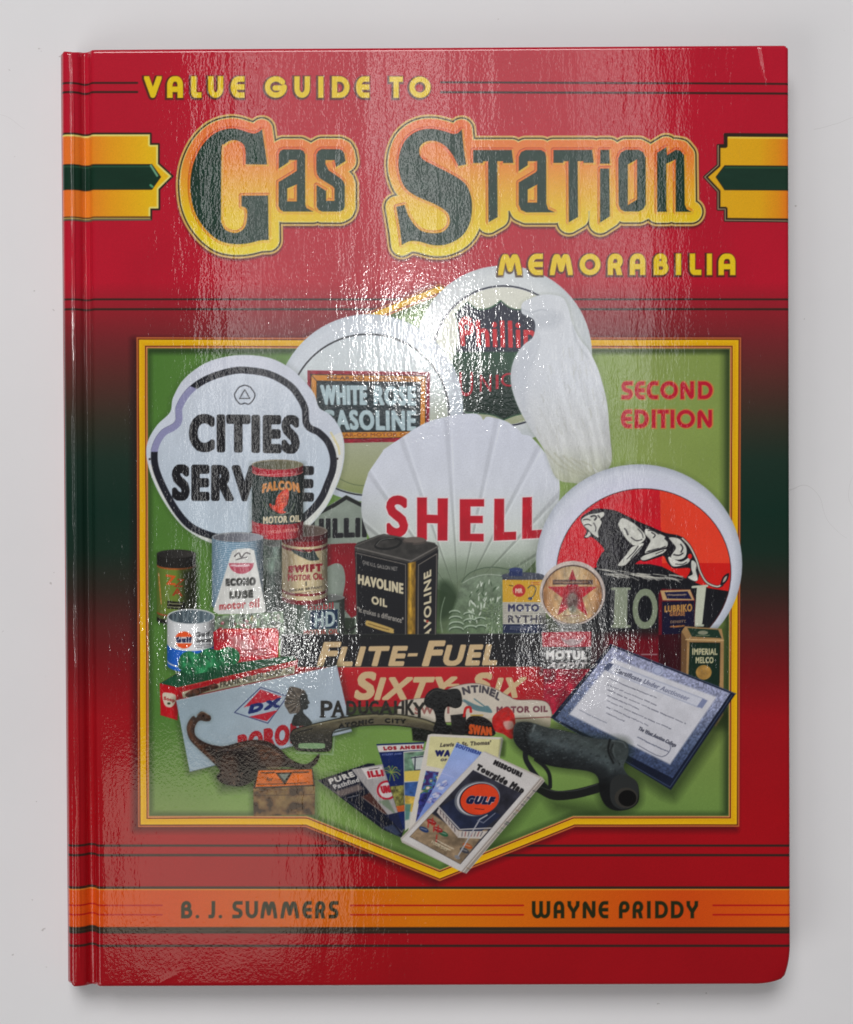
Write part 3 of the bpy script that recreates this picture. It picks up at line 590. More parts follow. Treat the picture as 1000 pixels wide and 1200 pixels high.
text('LITE', [(401, 757.5), (479, 756.5), (473, 780.7), (394, 781)], TAN, 1.7)
fill([(478.5, 765.5), (490, 765.3), (489, 769), (477.5, 769.3)], TAN)
text('F', [(503, 750.5), (523, 750), (515, 780.5), (494, 781)], TAN, 1.9)
text('UEL', [(524, 755.5), (587, 754.5), (582, 779.8), (517, 780.5)], TAN, 1.8)
text('S', [(421, 787), (443, 786.5), (438, 820), (414, 820.5)], TAN, 2.3)
text('IXTY', [(446, 793.5), (537, 792.5), (525, 820), (438, 820.5)], TAN, 1.9)
line([(526, 803), (537, 802.7)], 3.4, TAN)
text('S', [(558, 788), (579, 787.5), (574, 814), (552, 814)], TAN, 2.2)
text('IX', [(584, 794), (619, 793), (606, 818), (577, 818)], TAN, 1.9)
fill([(400, 828), (470, 828), (470, 838), (400, 840)], c(56, 70, 36), .9)

item('printed_can', 'printed tall square black oil tin with gold trim')
fill([(418, 742), (514, 742), (520, 748), (412, 748)], c(14, 16, 14), .6, soft=3, mark=False)
fill([(416, 640), (419, 636), (444, 627), (450, 625.5), (509, 636), (513.5, 640), (513.5, 655), (483, 665), (416, 652)], mott(c(52, 50, 48), .2, 8, 6))
line([(416.5, 641.5), (482, 657.5), (513, 640.5)], 1.5, c(104, 100, 96)); line([(417, 639.5), (448, 626.5), (510, 636.5)], 1, c(96, 92, 88), .8)
line(spl([(440, 640), (447, 633), (462, 631), (470, 634), (466, 640), (456, 643), (446, 643)], 4), 2.6, c(22, 22, 22)); line(spl([(441, 639), (448, 632.4), (462, 630.4)], 4, False), .7, c(110, 108, 104))
fill(ell(486, 634, 14, 4.4), c(74, 66, 62)); fill(ell(486, 632.6, 12.6, 3.4), c(96, 86, 80)); fill(rect(476, 636, 484, 644), c(44, 42, 40), .8, soft=1)
fill([(416.3, 646), (483, 661), (481.5, 743), (418.5, 743)], mott(c(15, 15, 20), .15, 20, 16)); fill([(482, 661), (513.8, 644), (511.5, 743), (481, 743)], mott(c(20, 19, 24), .15, 20, 16))
line([(417.5, 648), (475.5, 661.5), (475.5, 743)], .9, c(138, 130, 120), .9); line([(417.5, 648), (419, 743)], .8, c(110, 104, 96), .8)
fill([(478, 660), (487.5, 658), (487, 743), (477.5, 743)], mott(gh((477, c(110, 82, 22)), (481, c(168, 130, 40)), (487, c(96, 70, 20))), .25, 3, 9))
line([(490, 743), (490.5, 662), (512, 649), (510.5, 743)], .9, c(140, 132, 120), .85)
TX = c(196, 186, 156)
text('ONE U.S. GALLON NET', [(425, 656.5), (466, 664.5), (466, 669), (425, 660.5)], c(160, 156, 148), .1, arch=-1)
text('HAVOLINE', [(419.6, 672.5), (473, 683.5), (473, 696.8), (419.6, 684.3)], TX, .8)
text('OIL', [(435.5, 698), (454, 702.5), (454, 712), (435.5, 707.5)], TX, .6)
text('"It makes a difference"', [(418.5, 711), (473, 724), (473, 730.5), (418.5, 716.5)], c(186, 180, 168), .1)
fill(spl([(429, 728), (433, 727.5), (459, 736), (461.5, 739.5), (459, 742), (432, 734), (428.5, 731)], 4), c(178, 150, 84)); scribble([(432, 729.5), (459, 738), (459, 740), (431, 732)], 1, c(90, 64, 30), .9)
text('HAVOLINE', [(497, 762), (496.8, 671.5), (505.5, 667), (505.5, 762)], TX, .5, clip=rect(480, 640, 520, 742.5)); fill(ell(501, 728, 1.5), c(150, 40, 30))

item('printed_can', 'printed small blue and yellow motor oil can with spout')
fill([(589, 676), (640, 676), (640, 742), (589.5, 742)], bands((660, c(52, 56, 72)), (679.5, c(196, 152, 44)), (705.5, c(180, 176, 164)), (731.5, c(26, 36, 66))))
fill(ell(613, 675, 25, 4.5), c(66, 70, 84)); fill(rect(597, 667, 612.5, 675), c(34, 46, 88)); fill(ell(604.7, 667.5, 7.8, 2.4), c(46, 58, 104))
for k in range(12): line([(590, 707+k*2.05), (640, 706.5+k*2.05)], .55, c(100, 98, 96), .7)
fill(rect(594, 707.5, 632, 717), c(180, 176, 164)); fill(rect(594, 719.5, 632, 730.5), c(180, 176, 164))
text('MOTO', (595.5, 708, 632, 716.5), c(40, 42, 78), .6); text('RYTHM', (595.5, 721, 641, 729.8), c(56, 54, 66), .45, clip=rect(590, 700, 636, 745))
fill(ell(608.3, 692, 7.6, 7.4), c(176, 40, 40)); text('MR', (604, 689.5, 612.5, 695), c(214, 190, 170), .4)
line([(597, 685.8), (601, 686.6)], .8, INK); line(spl([(619, 689), (623, 686), (628, 689), (626, 697), (622, 701.5)], 5, False), 1.1, c(60, 64, 66)); fill(ell(621.5, 701.5, 2.5, 1.8), c(50, 60, 90)); scribble((622, 681.5, 635, 686), 2, c(176, 80, 50), .6)
scribble((598, 733.5, 634, 738), 2, c(140, 140, 150), .6)
item('printed_globe', 'printed small round globe with a red star')
fill([(634, 722), (704, 722), (720, 790), (632, 790)], c(34, 34, 36), .75, soft=5)
fill(ell(671, 695, 38.5, 37.8), mott(c(186, 172, 164), .06, 10, 10)); fill(ell(671, 696.5, 35.5, 34.5), c(70, 50, 42)); fill(ell(671, 697, 34.6, 33.4), mott(lambda X, Y: ramp(np.abs(X-671), [(0, c(178, 158, 124)), (20, c(180, 142, 98)), (34, c(150, 104, 66))]), .16, 5, 9))
star = []
for k in range(10):
    a = math.radians(-90+k*36); r_ = 30 if k % 2 == 0 else 12
    star.append((671+r_*math.cos(a), 697+r_*math.sin(a)))
fill(star, mott(c(158, 26, 40), .2, 5, 7)); fill(ell(671, 706, 7, 12), mott(c(96, 98, 86), .3, 4, 5), .8, soft=2)
fill(rect(648, 679.5, 695, 685), c(62, 42, 40), .9); scribble((650, 680, 693, 684.5), 1, c(150, 116, 90), 1.6)
scribble((660, 720, 682, 723), 1, c(120, 70, 50), 1)
fill([(656, 731), (682, 731), (682, 741), (656, 741)], c(112, 112, 108)); fill(rect(659, 733.5, 679, 738), c(70, 70, 70)); line([(660, 735), (677, 735)], 1, c(170, 170, 168))
item('printed_can', 'printed red and black additive can under the star globe')
fill([(635, 741), (693, 740), (692.5, 783), (637, 784)], bands((700, mott(c(158, 22, 44), .15, 6, 8)(np.zeros((1, 1)), np.zeros((1, 1)))[0, 0]), (758, c(34, 32, 34))))
fill(spl([(657, 746), (664, 750), (671, 748), (678, 750), (685, 745), (680, 754), (673, 757), (668, 757), (661, 753)], 4), c(150, 138, 138), .9, soft=1)
text('MOTUL', (640, 762, 688.5, 773.3), c(200, 198, 196), 1.1); text('ADDIT', [(645, 776), (689, 776), (687, 783.2), (641, 783.2)], c(176, 170, 170), .8)
fill([(637, 784), (720, 784), (690, 826), (650, 838), (637, 832)], mott(c(140, 22, 44), .3, 7, 8, 5))
item('printed_carton', 'printed navy and red grease carton')
fill([(772, 696), (776, 690), (809, 691), (815, 703), (814, 742), (803, 770), (772, 770)], c(96, 16, 28))
fill([(774, 692), (809, 691), (814, 703.5), (777, 703.5)], c(182, 148, 104)); fill([(779, 694), (806, 693), (811, 702), (782, 701.5)], c(24, 24, 58)); scribble([(782, 695.5), (806, 695), (808, 699), (783, 699)], 1, c(150, 130, 110), 1.4)
fill([(776, 705), (814, 704), (814, 742), (776, 744)], mott(c(22, 20, 44), .1, 12, 12)); text('LUBRIKO', [(779, 710), (811.5, 707.5), (811.5, 716.5), (779, 717.5)], c(180, 132, 70), .5); text('GREASE', [(785, 717.5), (803, 716.5), (803, 721.5), (785, 722)], c(180, 120, 66), .3)
text('DENSITY', [(786, 727.5), (804, 726.5), (804, 729.5), (786, 730.5)], c(150, 120, 90), .15); scribble([(786, 733), (804, 732), (804, 735), (786, 736)], 1, c(170, 110, 60), 1.6)
fill([(772, 744), (803, 743), (803, 800), (772, 800)], mott(c(52, 14, 22), .15, 10, 14))
item('printed_carton', 'printed tan carton with dark green label')
SH([(800, 738), (848, 738), (852, 852), (800, 852)], .45, 5)
fill([(799, 740), (803, 734), (846, 737), (848.5, 750), (848, 838), (839, 852), (799, 800)], mott(c(156, 122, 80), .07, 10, 16))
fill([(799, 740), (805.5, 750), (804, 810), (798, 806)], c(104, 76, 50)); fill([(806, 736), (842, 738), (846, 748), (811, 746)], c(26, 50, 38)); fill(ell(824, 741.5, 6, 2.4), c(128, 130, 110)); scribble((816, 743.5, 834, 746), 1, c(150, 150, 120), .6)
line([(804, 749.5), (848, 750.5)], 1.2, c(196, 166, 120)); fill([(808.5, 753), (844, 753.5), (843, 840), (806, 820)], c(20, 40, 30)); line([(808.5, 753), (844, 753.5), (843.4, 800)], .8, c(20, 22, 18))
text('IMPERIAL', (811.5, 760, 841, 767.5), c(190, 182, 146), .35); text('MELCO', (815.5, 770, 836.5, 777.3), c(190, 182, 146), .35)
fill(ell(825, 788, 9.2, 8.6), mott(c(160, 122, 62), .1, 5, 5))
item('printed_carton', 'printed bright red tin box with white patches')
fill([(250, 741), (256, 737), (324, 736), (327, 740), (326, 778), (252, 786)], mott(c(178, 30, 42), .14, 9, 9, 3))
line([(258, 740), (322, 738.5)], 1.6, c(222, 120, 100), .7)
for k in range(9):
    a = random.Random(k+3); x, y = a.uniform(262, 312), a.uniform(746, 768); fill(ell(x, y, a.uniform(4, 9), a.uniform(3, 6), a.uniform(0, 180), n=14), c(196, 180, 176), .5, soft=3)
scribble([(284, 760), (318, 757), (318, 768), (284, 771)], 2, c(110, 20, 30), 1.6, .5)
item('printed_carton', 'printed red and green soap box in the left front')
fill([(187.5, 801), (214, 785), (344, 768), (349, 773), (349, 786), (210, 820), (208, 844), (188.5, 838)], c(150, 18, 26)); fill([(187.5, 801), (214, 785), (344, 768), (348.5, 774), (209, 806)], mott(c(22, 72, 46), .1, 10, 6))
line([(209, 806), (348.5, 774)], 1, c(190, 60, 50)); fill([(187.5, 801), (209, 806), (208, 844), (188.5, 838)], mott(c(176, 16, 26), .06, 9, 9))
fill(spl([(190.5, 813), (198, 812), (206, 815), (205, 824), (200, 829), (193, 826)], 4), c(196, 184, 166)); text('Soap', [(192, 816), (205, 819), (205, 823), (192, 820)], c(150, 40, 40), .3); fill(ell(198, 824.5, 2, 1.4), c(50, 60, 40))
fill([(211.5, 809), (347, 777.5), (347, 790), (213, 822)], c(160, 18, 26)); fill([(213, 811), (346, 780), (345.5, 789), (214.5, 818)], c(172, 164, 140))
fill(spl([(217, 814), (226, 808), (240, 805), (252, 801), (256, 806), (240, 811), (224, 818)], 4), mott(c(70, 40, 30), .5, 3, 3)); text('FRANK MILLER SOAP', [(258, 799), (331, 783), (331, 789.5), (258, 806)], c(60, 56, 46), .35); text('Dy', [(335, 783), (343, 781), (343, 787), (335, 788.5)], c(60, 56, 46), .2)
item('printed_figurine', 'printed crumpled green novelty lying on the soap box')
fill(spl([(209, 782), (212, 768), (222, 763), (232, 766), (243, 760), (256, 762), (268, 758), (280, 764), (279, 776), (262, 782), (240, 788), (222, 790)], 4), mott(c(34, 108, 66), .3, 5, 6, 4))
for k in range(16):
    a = random.Random(k+60); x, y = a.uniform(213, 272), a.uniform(766, 784); line(spl([(x, y), (x+4, y-3), (x+7, y+2)], 4, False), 1.4, a.choice([c(16, 62, 40), c(90, 150, 110)]), .6, 1)
item('printed_sign', 'printed pale blue sign with a red and blue diamond')
DXS = [(206.5, 821), (395, 780), (412.5, 857), (222.5, 904.5)]
SH(DXS, .5, 5, 3)
fill(DXS, mott(gh((206, c(138, 156, 166)), (300, c(150, 164, 174)), (412, c(158, 170, 182))), .03, 20, 20)); line([DXS[3], DXS[2]], 1, c(90, 100, 104), .8); line([DXS[0], DXS[1]], .8, c(190, 200, 206), .7)
DI = np.array([(275, 835), (305.5, 805.5), (337, 816), (314, 847.5)], float)
line(np.vstack([DI, DI[:1]]), 1, c(40, 46, 90)); 
fill([(286, 829), (305.5, 808), (330.5, 816.5), (322, 820)], c(170, 28, 44)); fill([(292, 840), (326, 832), (313, 845)], c(170, 28, 44))
text('DX', [(294, 825.5), (330, 817), (327.5, 829), (290.5, 837)], c(22, 34, 92), 1.5)
text('BORON', [(278.5, 862), (356, 845), (356, 869), (279, 886)], c(156, 22, 34), 1.7, arch=1)
item('printed_sign', 'printed cream arched motor oil sign')
SEN = spl([(466, 832), (470, 822), (485, 819), (510, 816), (528, 806), (545, 801.5), (560, 801), (578, 806), (595, 815), (606, 820), (625, 820), (640, 822.5), (646, 832), (646, 841), (636, 845), (560, 846), (480, 846), (468, 842)], 5)
fill(SEN, mott(c(188, 178, 164), .04, 14, 10)); line(np.vstack([SEN, SEN[:1]]), .8, c(90, 70, 64), .7)
fill([(560, 842), (646, 840), (645, 852), (600, 860), (560, 856)], c(170, 160, 140)); line([(604, 842), (646, 840)], 1.2, c(110, 40, 40), .8)
for ch, q in zip('NTINEL', ([(541, 805.5), (550, 803.5), (552, 812.5), (543, 814.5)], [(551.5, 803), (560.5, 802.6), (561, 811.5), (552.5, 812)], [(562, 802.8), (564, 803), (563.6, 811.8), (561.6, 811.6)], [(565.5, 803.2), (574, 805.4), (572.3, 813.6), (564.4, 811.8)], [(575.5, 806), (582, 809), (579.5, 817.6), (573, 814.6)], [(583, 810), (587.5, 813), (584.5, 821.6), (580, 818.6)])): text(ch, q, c(64, 60, 66), .7)
text('MOTOR OIL', [(582, 828), (642, 827), (642, 834.3), (582, 836)], c(104, 56, 66), .55); text('SWIFT', [(486, 828), (530, 826), (530, 836), (486, 837)], c(140, 90, 84), .6)
fill(spl([(543, 819), (556, 825), (566, 828), (572, 827), (577, 835), (566, 834), (556, 832), (549, 827)], 4), c(84, 116, 122)); line([(536, 818), (562, 831)], 1.4, c(96, 110, 116)); line([(556, 819), (570, 829)], 1.6, c(84, 116, 122))
item('printed_plate_topper', 'printed bronze licence plate topper with a native head profile')
fill([(482, 848), (540, 850), (545, 862), (545, 872), (484, 868)], mott(c(26, 28, 24), .2, 6, 6), soft=1)
BZ, BZ2 = c(36, 34, 30), c(70, 68, 56)
H_ = lambda p: z(325, 790, 4.444, p)
fill(spl(H_([(130, 85), (156, 108), (160, 130), (170, 150), (160, 158), (162, 172), (150, 184), (136, 186), (140, 205), (172, 238), (176, 262), (80, 268), (88, 215), (104, 200)]), 4), mott(c(44, 46, 44), .2, 5, 5))
fill(spl(H_([(66, 66), (96, 68), (128, 78), (148, 92), (128, 104), (120, 130), (122, 168), (112, 200), (86, 204), (66, 206), (52, 184), (38, 158), (44, 120), (56, 90)]), 4), mott(c(84, 76, 68), .2, 4, 4))
for k in range(13):
    q = math.radians(118+k*10.5); line([H_([(124+14*math.cos(q), 140-14*math.sin(q))])[0], H_([(124+(78+6*(k % 2))*math.cos(q), 140-72*math.sin(q))])[0]], .8, c(36, 34, 32) if k % 2 else c(128, 120, 108), .8)
line(spl(H_([(140, 96), (124, 112), (120, 140), (124, 170)]), 4, False), 1.4, c(34, 34, 32), .8)
BAR = spl([(341, 866), (343, 857), (352, 853), (380, 846), (410, 840), (440, 837), (470, 838), (500, 844), (526, 856), (530, 861), (520, 861), (500, 855), (470, 850), (440, 849), (405, 852), (390, 857), (388, 876), (380, 880), (352, 879), (346, 875)], 4)
SH(BAR, .4, 4)
fill(BAR, c(22, 22, 20), off=1); fill(BAR, mott(gv((836, c(104, 98, 74)), (850, c(80, 74, 58)), (862, c(52, 50, 44)), (880, c(40, 40, 38))), .15, 12, 6))
fill(spl([(353, 871), (378, 871), (381, 874), (378, 877), (353, 877), (350, 874)], 4), c(120, 150, 110)); line(spl([(343, 864), (350, 858), (366, 854)], 5, False), 1.6, c(24, 24, 22), .8)
line([(348, 882), (390, 884), (392, 864)], 1.4, c(170, 190, 180), .5, 1)
line([(392, 858), (420, 851)], 2, c(30, 34, 26), .7)
line(spl([(366, 850), (390, 845), (420, 840), (445, 838.6), (470, 839.6), (500, 846), (524, 857)], 5, False), 1, c(140, 134, 104), .7, .8); text('ATOMIC', [(397, 848), (438, 841.8), (438, 847.5), (397, 853.5)], c(24, 24, 20), .6); text('CITY', [(451, 841.5), (476, 842.5), (476, 848), (451, 847)], c(24, 24, 20), .6)
for k, (ch, x0, x1, y0, y1) in enumerate((('P', 376, 390, 821, 841), ('A', 389, 404, 821, 840), ('D', 406, 418, 821, 838), ('U', 420, 432, 821, 837), ('C', 433, 444, 821, 837), ('A', 445, 460, 821, 837), ('H', 462, 474, 821, 837), ('K', 475, 486, 820, 838), ('Y', 484, 499, 823, 841))): text(ch, (x0, y0, x1, y1), BZ, .75)
for x in (378, 391, 402, 446, 459): line([(x-2.5, 840-(x > 440)*3), (x+3, 840-(x > 440)*3)], 1.6, BZ)

item('printed_plate_topper', 'printed dark cast bracket above the arch')
DK = spl([(497, 822), (501, 812), (511, 806), (522, 808), (536, 807), (541, 814), (541, 826), (534, 830), (524, 828), (521, 838), (523, 848), (530, 856), (520, 862), (508, 856), (511, 844), (508, 832), (500, 828)], 4)
fill(DK, mott(c(20, 20, 20), .3, 5, 5)); line(spl([(501, 816), (510, 809), (524, 811)], 4, False), 1, c(64, 62, 58), .8)
item('printed_badge', 'printed black badge with orange lettering and red tag')
fill([(528, 838), (546, 836), (548, 862), (530, 856)], c(30, 28, 28)); fill(spl([(546, 846), (553, 839), (566, 840), (577, 848), (579, 862), (548, 862)], 4), c(24, 18, 18)); text('SWAN', [(550, 848), (576, 852), (577, 862), (549, 861)], c(186, 76, 30), 1)
line(spl([(544, 839), (546, 830), (551, 829), (552, 834)], 4, False), 3, c(176, 30, 28)); line([(552, 838), (566, 838)], 1.4, c(170, 140, 60))
fill(spl([(577, 842), (586, 832), (596, 829), (603, 838), (604, 856), (600, 866), (590, 860), (580, 856)], 4), mott(c(176, 32, 30), .12, 6, 6)); fill(spl([(590, 846), (600, 845), (602, 852), (594, 855)], 4), c(190, 160, 150), .85, soft=1)

item('printed_certificate', 'printed framed certificate with blue border')
CE = [(715.5, 755), (862.5, 813), (786.5, 926), (645.5, 841)]
SH([(655, 850), (850, 830), (858, 838), (790, 936), (778, 932)], .55, 7)
fill(CE, mott(c(20, 26, 44), .15, 12, 12)); line([CE[0], CE[1]], 1.2, c(70, 80, 106), .8); line([(649, 843.5), (785.5, 922.5), (858, 815)], 1, c(70, 84, 112), .7)
CP = [(717.5, 758), (856, 812.5), (788.5, 912), (650.5, 842)]
def guil(X, Y):
    n = 1.5*(noise(X, Y, 1.5, 1.5, 3)-.5)+.8*(noise(X+Y, X-Y, 4, 4, 6)-.5)
    m = ramp(Y-.25*(X-720), [(740, c(150, 152, 178)), (800, c(134, 140, 168)), (845, c(80, 92, 120)), (900, c(44, 55, 84))])
    return m*(1+.3*n[..., None])
fill(CP, guil)
CI = [(719.5, 772), (840, 817), (785.5, 896), (667, 837)]
fill(CI, mott(gv((770, c(200, 200, 207)), (890, c(188, 188, 196))), .03, 10, 10), soft=1.2)
def cq(u0, v0, u1, v1):
    q = np.array(CI, float); f = lambda u, v: (q[0]*(1-u)+q[1]*u)*(1-v)+(q[3]*(1-u)+q[2]*u)*v
    return [f(u0, v0), f(u1, v0), f(u1, v1), f(u0, v1)]
fill(cq(.02, .07, .92, .21), c(164, 168, 186)); fill(cq(.035, .085, .905, .195), c(190, 192, 204)); fill(cq(-.02, .08, .03, .2), c(70, 78, 104)); fill(cq(.9, .08, .95, .2), c(120, 128, 160))
text('Certificate Under Auctioneer', cq(.08, .112, .80, .178), gh((720, c(44, 46, 60)), (760, c(90, 94, 116)), (830, c(136, 140, 164))), .2)
fill(ell(771, 786, 7, 5, 20), c(168, 174, 200)); line(ell(771, 786, 5, 4), .8, c(110, 118, 150), .8)
for k, (v, e) in enumerate(((.27, .6), (.36, .72), (.43, .95), (.5, .55), (.57, .97), (.65, .7), (.73, .45))): scribble(cq(.08+.03*k, v, e, v+.05), 1, c(64, 66, 82), .8, .8, k)
text('The West Auction College', cq(.58, .73, .95, .778), c(40, 42, 56), .2); scribble(cq(.62, .84, .96, .9), 1, c(70, 76, 96), 1); line(spl(cq(.66, .78, .9, .96), 4, False), .9, c(60, 64, 84), .7); scribble(cq(.05, .86, .35, .9), 1, c(90, 94, 112), .7)

item('printed_nozzle', 'printed black fuel hose nozzle lying on the green cloth')
NZ = spl([(603, 850), (610, 846), (624, 847), (640, 852), (665, 857), (690, 864), (714, 867), (730, 868), (736, 874), (736, 886), (731, 898), (736, 908), (746, 916), (749, 926), (748, 940), (738, 948), (722, 950), (710, 944), (703, 930), (701, 912), (690, 904), (660, 900), (640, 896), (625, 888), (610, 878), (602, 866)], 5)
SH(NZ, .6, 6, 3); SH([(640, 935), (720, 948), (700, 960), (650, 950)], .45, 8)
line(spl([(628, 868), (618, 876), (616, 888), (622, 900), (634, 916), (642, 924)], 5, False), 6, c(28, 30, 32)); line(spl([(628, 890), (638, 898), (644, 908), (645, 922)], 5, False), 4.5, c(26, 28, 28))
line(spl([(633, 924), (650, 932), (676, 930), (706, 922)], 5, False), 11, c(24, 25, 24)); line(spl([(634, 922), (650, 927), (676, 926), (700, 919)], 5, False), 1.2, c(70, 74, 74), .6)
def noz(X, Y):
    t = np.clip((Y-(846+(X-603)*.33))/42, 0, 1)
    b = ramp(t, [(0, c(52, 58, 58)), (.22, c(64, 72, 74)), (.5, c(34, 38, 40)), (1, c(18, 19, 20))])
    return b*(.78+.3*noise(X, Y, 11, 7, 21)+.16*noise(X+Y, Y, 3.1, 2.3, 22))[..., None]
fill(NZ, noz)
line(spl([(619, 848), (615, 862), (622, 884)], 4, False), 2, c(16, 17, 18), .7, 1); line(spl([(722, 868), (716, 880), (726, 896)], 4, False), 2, c(16, 17, 18), .6, 1); line(spl([(718, 868), (730, 870), (734, 876)], 4, False), 1.6, c(88, 96, 98), .7, .8)
line(spl([(660, 862), (690, 872), (708, 886), (716, 904)], 5, False), 5, c(84, 96, 96), .35, 3)
fill(spl([(603, 851), (612, 846), (624, 848), (620, 862), (622, 884), (608, 876), (602, 864)], 4), c(18, 19, 20), .55, soft=1.5); line([(627, 850), (624, 857)], 2, c(110, 118, 118), .8, 1)
for k in range(160):
    q = random.Random(k+700); u = q.random(); x, y = 618+112*u, 852+24*u+q.uniform(0, 30)
    fill(ell(x, y, q.uniform(.6, 1.8), q.uniform(.5, 1.1), q.uniform(0, 180), n=8), q.choice([c(92, 102, 102), c(14, 15, 16), c(70, 84, 88)]), q.uniform(.15, .5), soft=.8, clip=NZ)
line(spl([(715, 867), (713, 880), (719, 894)], 4, False), 2.4, c(14, 15, 16), .8, 1); line(spl([(721, 869), (719, 882), (725, 896)], 4, False), 1.2, c(84, 92, 92), .6, .8)
fill(spl([(716, 916), (726, 908), (738, 910), (747, 918), (748, 934), (740, 946), (726, 948), (716, 938)], 4), c(40, 42, 42)); fill(ell(734, 935, 13.5, 12), c(52, 50, 46)); fill(ell(735.5, 935.5, 10.5, 9.5), c(10, 9, 9))

item('printed_figurine', 'printed dark bronze long necked dinosaur figurine')
DN = spl([(230, 841), (233, 836), (237, 833.8), (243, 837), (247, 839.5), (246.5, 844.5), (241, 845.5), (235, 844.5), (230.5, 848), (228, 856), (231, 864), (244, 871.5), (262, 874.5), (280, 870), (297, 867), (314, 869), (327, 876.5), (340, 889), (355, 895.5), (365, 892.5), (373.5, 883.5), (374.5, 887), (370, 896), (360, 901), (345, 900), (330, 899), (318, 904), (312, 914), (300, 913), (288, 920), (278, 921.5), (262, 918.5), (254, 911), (258, 904), (252, 896), (244, 888), (233, 878), (222, 866), (219, 852), (223, 842.5), (227, 839)], 4)
SH([(250, 905), (330, 900), (320, 922), (260, 926)], .5, 6, 2); SH(DN, .22, 3, 1)
def dino(X, Y):
    n = .6*noise(X+.4*Y, Y, 11, 6, 31)+.4*noise(X, Y, 3.7, 2.9, 32); h = np.clip((n-.48)*2.6, 0, 1)[..., None]
    b = ramp(Y, [(832, c(58, 44, 36)), (866, c(46, 32, 27)), (884, c(26, 19, 19)), (922, c(14, 11, 12))])
    return b*(1-.45*h)+c(112, 66, 40)*.30*h
fill(DN, dino)
line(spl([(224, 846), (222, 857), (231, 872), (250, 890)], 5, False), 4, c(112, 70, 44), .55, 2); line(spl([(270, 878), (292, 873), (314, 876), (330, 886)], 5, False), 2.5, c(120, 84, 60), .45, 2)
for k in range(16):
    a = random.Random(k+90); x, y = a.uniform(302, 326), a.uniform(878, 890); line([(x, y), (x+a.uniform(1, 4), y+a.uniform(-1, 2))], a.uniform(.8, 1.6), c(164, 112, 82), .5, .9)
fill(spl([(300, 880), (312, 876), (326, 882), (332, 893), (322, 899), (306, 897)], 4), c(92, 62, 46), .5, soft=4, clip=DN, mark=False)
fill(spl([(262, 884), (274, 886), (280, 900), (276, 918), (262, 914), (258, 900)], 4), c(66, 44, 34), .6, soft=3, clip=DN, mark=False)
fill(spl([(280, 898), (300, 902), (312, 900), (304, 914), (286, 918)], 4), c(14, 11, 12), .75, soft=3, clip=DN, mark=False)
line(spl([(262, 880), (282, 877), (298, 872), (314, 874), (328, 883)], 5, False), 1.4, c(70, 62, 64), .8, 1.2, clip=DN); line(spl([(280, 884), (284, 896), (280, 912)], 5, False), 1.4, c(14, 11, 12), .8, 1, clip=DN); line(spl([(300, 896), (306, 886), (318, 880)], 5, False), 1, c(14, 11, 12), .6, .8, clip=DN)
for k in range(70):
    q = random.Random(k+900); x, y = (q.uniform(255, 284), q.uniform(905, 920)) if k < 34 else (q.uniform(240, 300), q.uniform(868, 905))
    fill(ell(x, y, q.uniform(.5, 1.2), q.uniform(.4, .8), n=8), q.choice([c(140, 120, 100), c(16, 12, 12), c(110, 72, 50)]), .6, soft=.5, clip=DN)
line(spl([(240, 842.5), (244, 843), (247, 842)], 3, False), .8, c(18, 14, 12)); line(spl([(231, 838), (238, 834.6), (244, 837.5)], 4, False), 1, c(128, 108, 90), .7)
fill([(312, 899), (330, 899), (326, 906), (316, 905)], c(150, 140, 100), .6, soft=1); fill(ell(238.5, 839, 1.2), c(20, 16, 14))
item('printed_tin', 'printed rusty tin with an orange lid')
SH([(297, 905), (369, 905), (370, 955), (297, 957)], .5, 5)
fill([(297, 922), (369.5, 920), (369, 954.5), (297.5, 956.5)], mott(lambda X, Y: ramp(noise(X, Y, 9, 7, 44)+.3*(noise(X, Y, 3, 3, 45)-.5), [(.3, c(52, 36, 24)), (.5, c(96, 68, 40)), (.8, c(116, 92, 56))]), .1, 6, 6)); line([(297, 932.5), (369, 931)], 1, c(50, 34, 22), .6); line([(297.5, 924.8), (369, 922.6)], 1, c(150, 120, 80), .4)
TL_ = [(301.5, 901.5), (366.5, 900), (369.5, 921), (297, 924)]
fill(TL_, c(40, 28, 18)); fill([(303, 903), (365.5, 901.6), (367.5, 919.6), (299.5, 922.3)], mott(c(190, 92, 22), .14, 9, 6)); fill([(323, 905.5), (343, 905), (334, 920)], c(40, 34, 28)); fill([(327, 907), (339, 906.7), (333.7, 915)], c(110, 120, 110))
scribble([(306, 904), (324, 903.6), (324, 907), (306, 907.4)], 1, c(60, 36, 18), 1.4); scribble([(344, 903.3), (364, 903), (364, 906.4), (344, 906.8)], 1, c(60, 36, 18), 1.4); text('for', [(313, 911), (320, 910.7), (320, 915), (312, 915.3)], c(60, 34, 16), .2); scribble([(302, 917.6), (366, 915.6), (366, 919), (302, 921)], 1, c(60, 36, 18), 1.2)

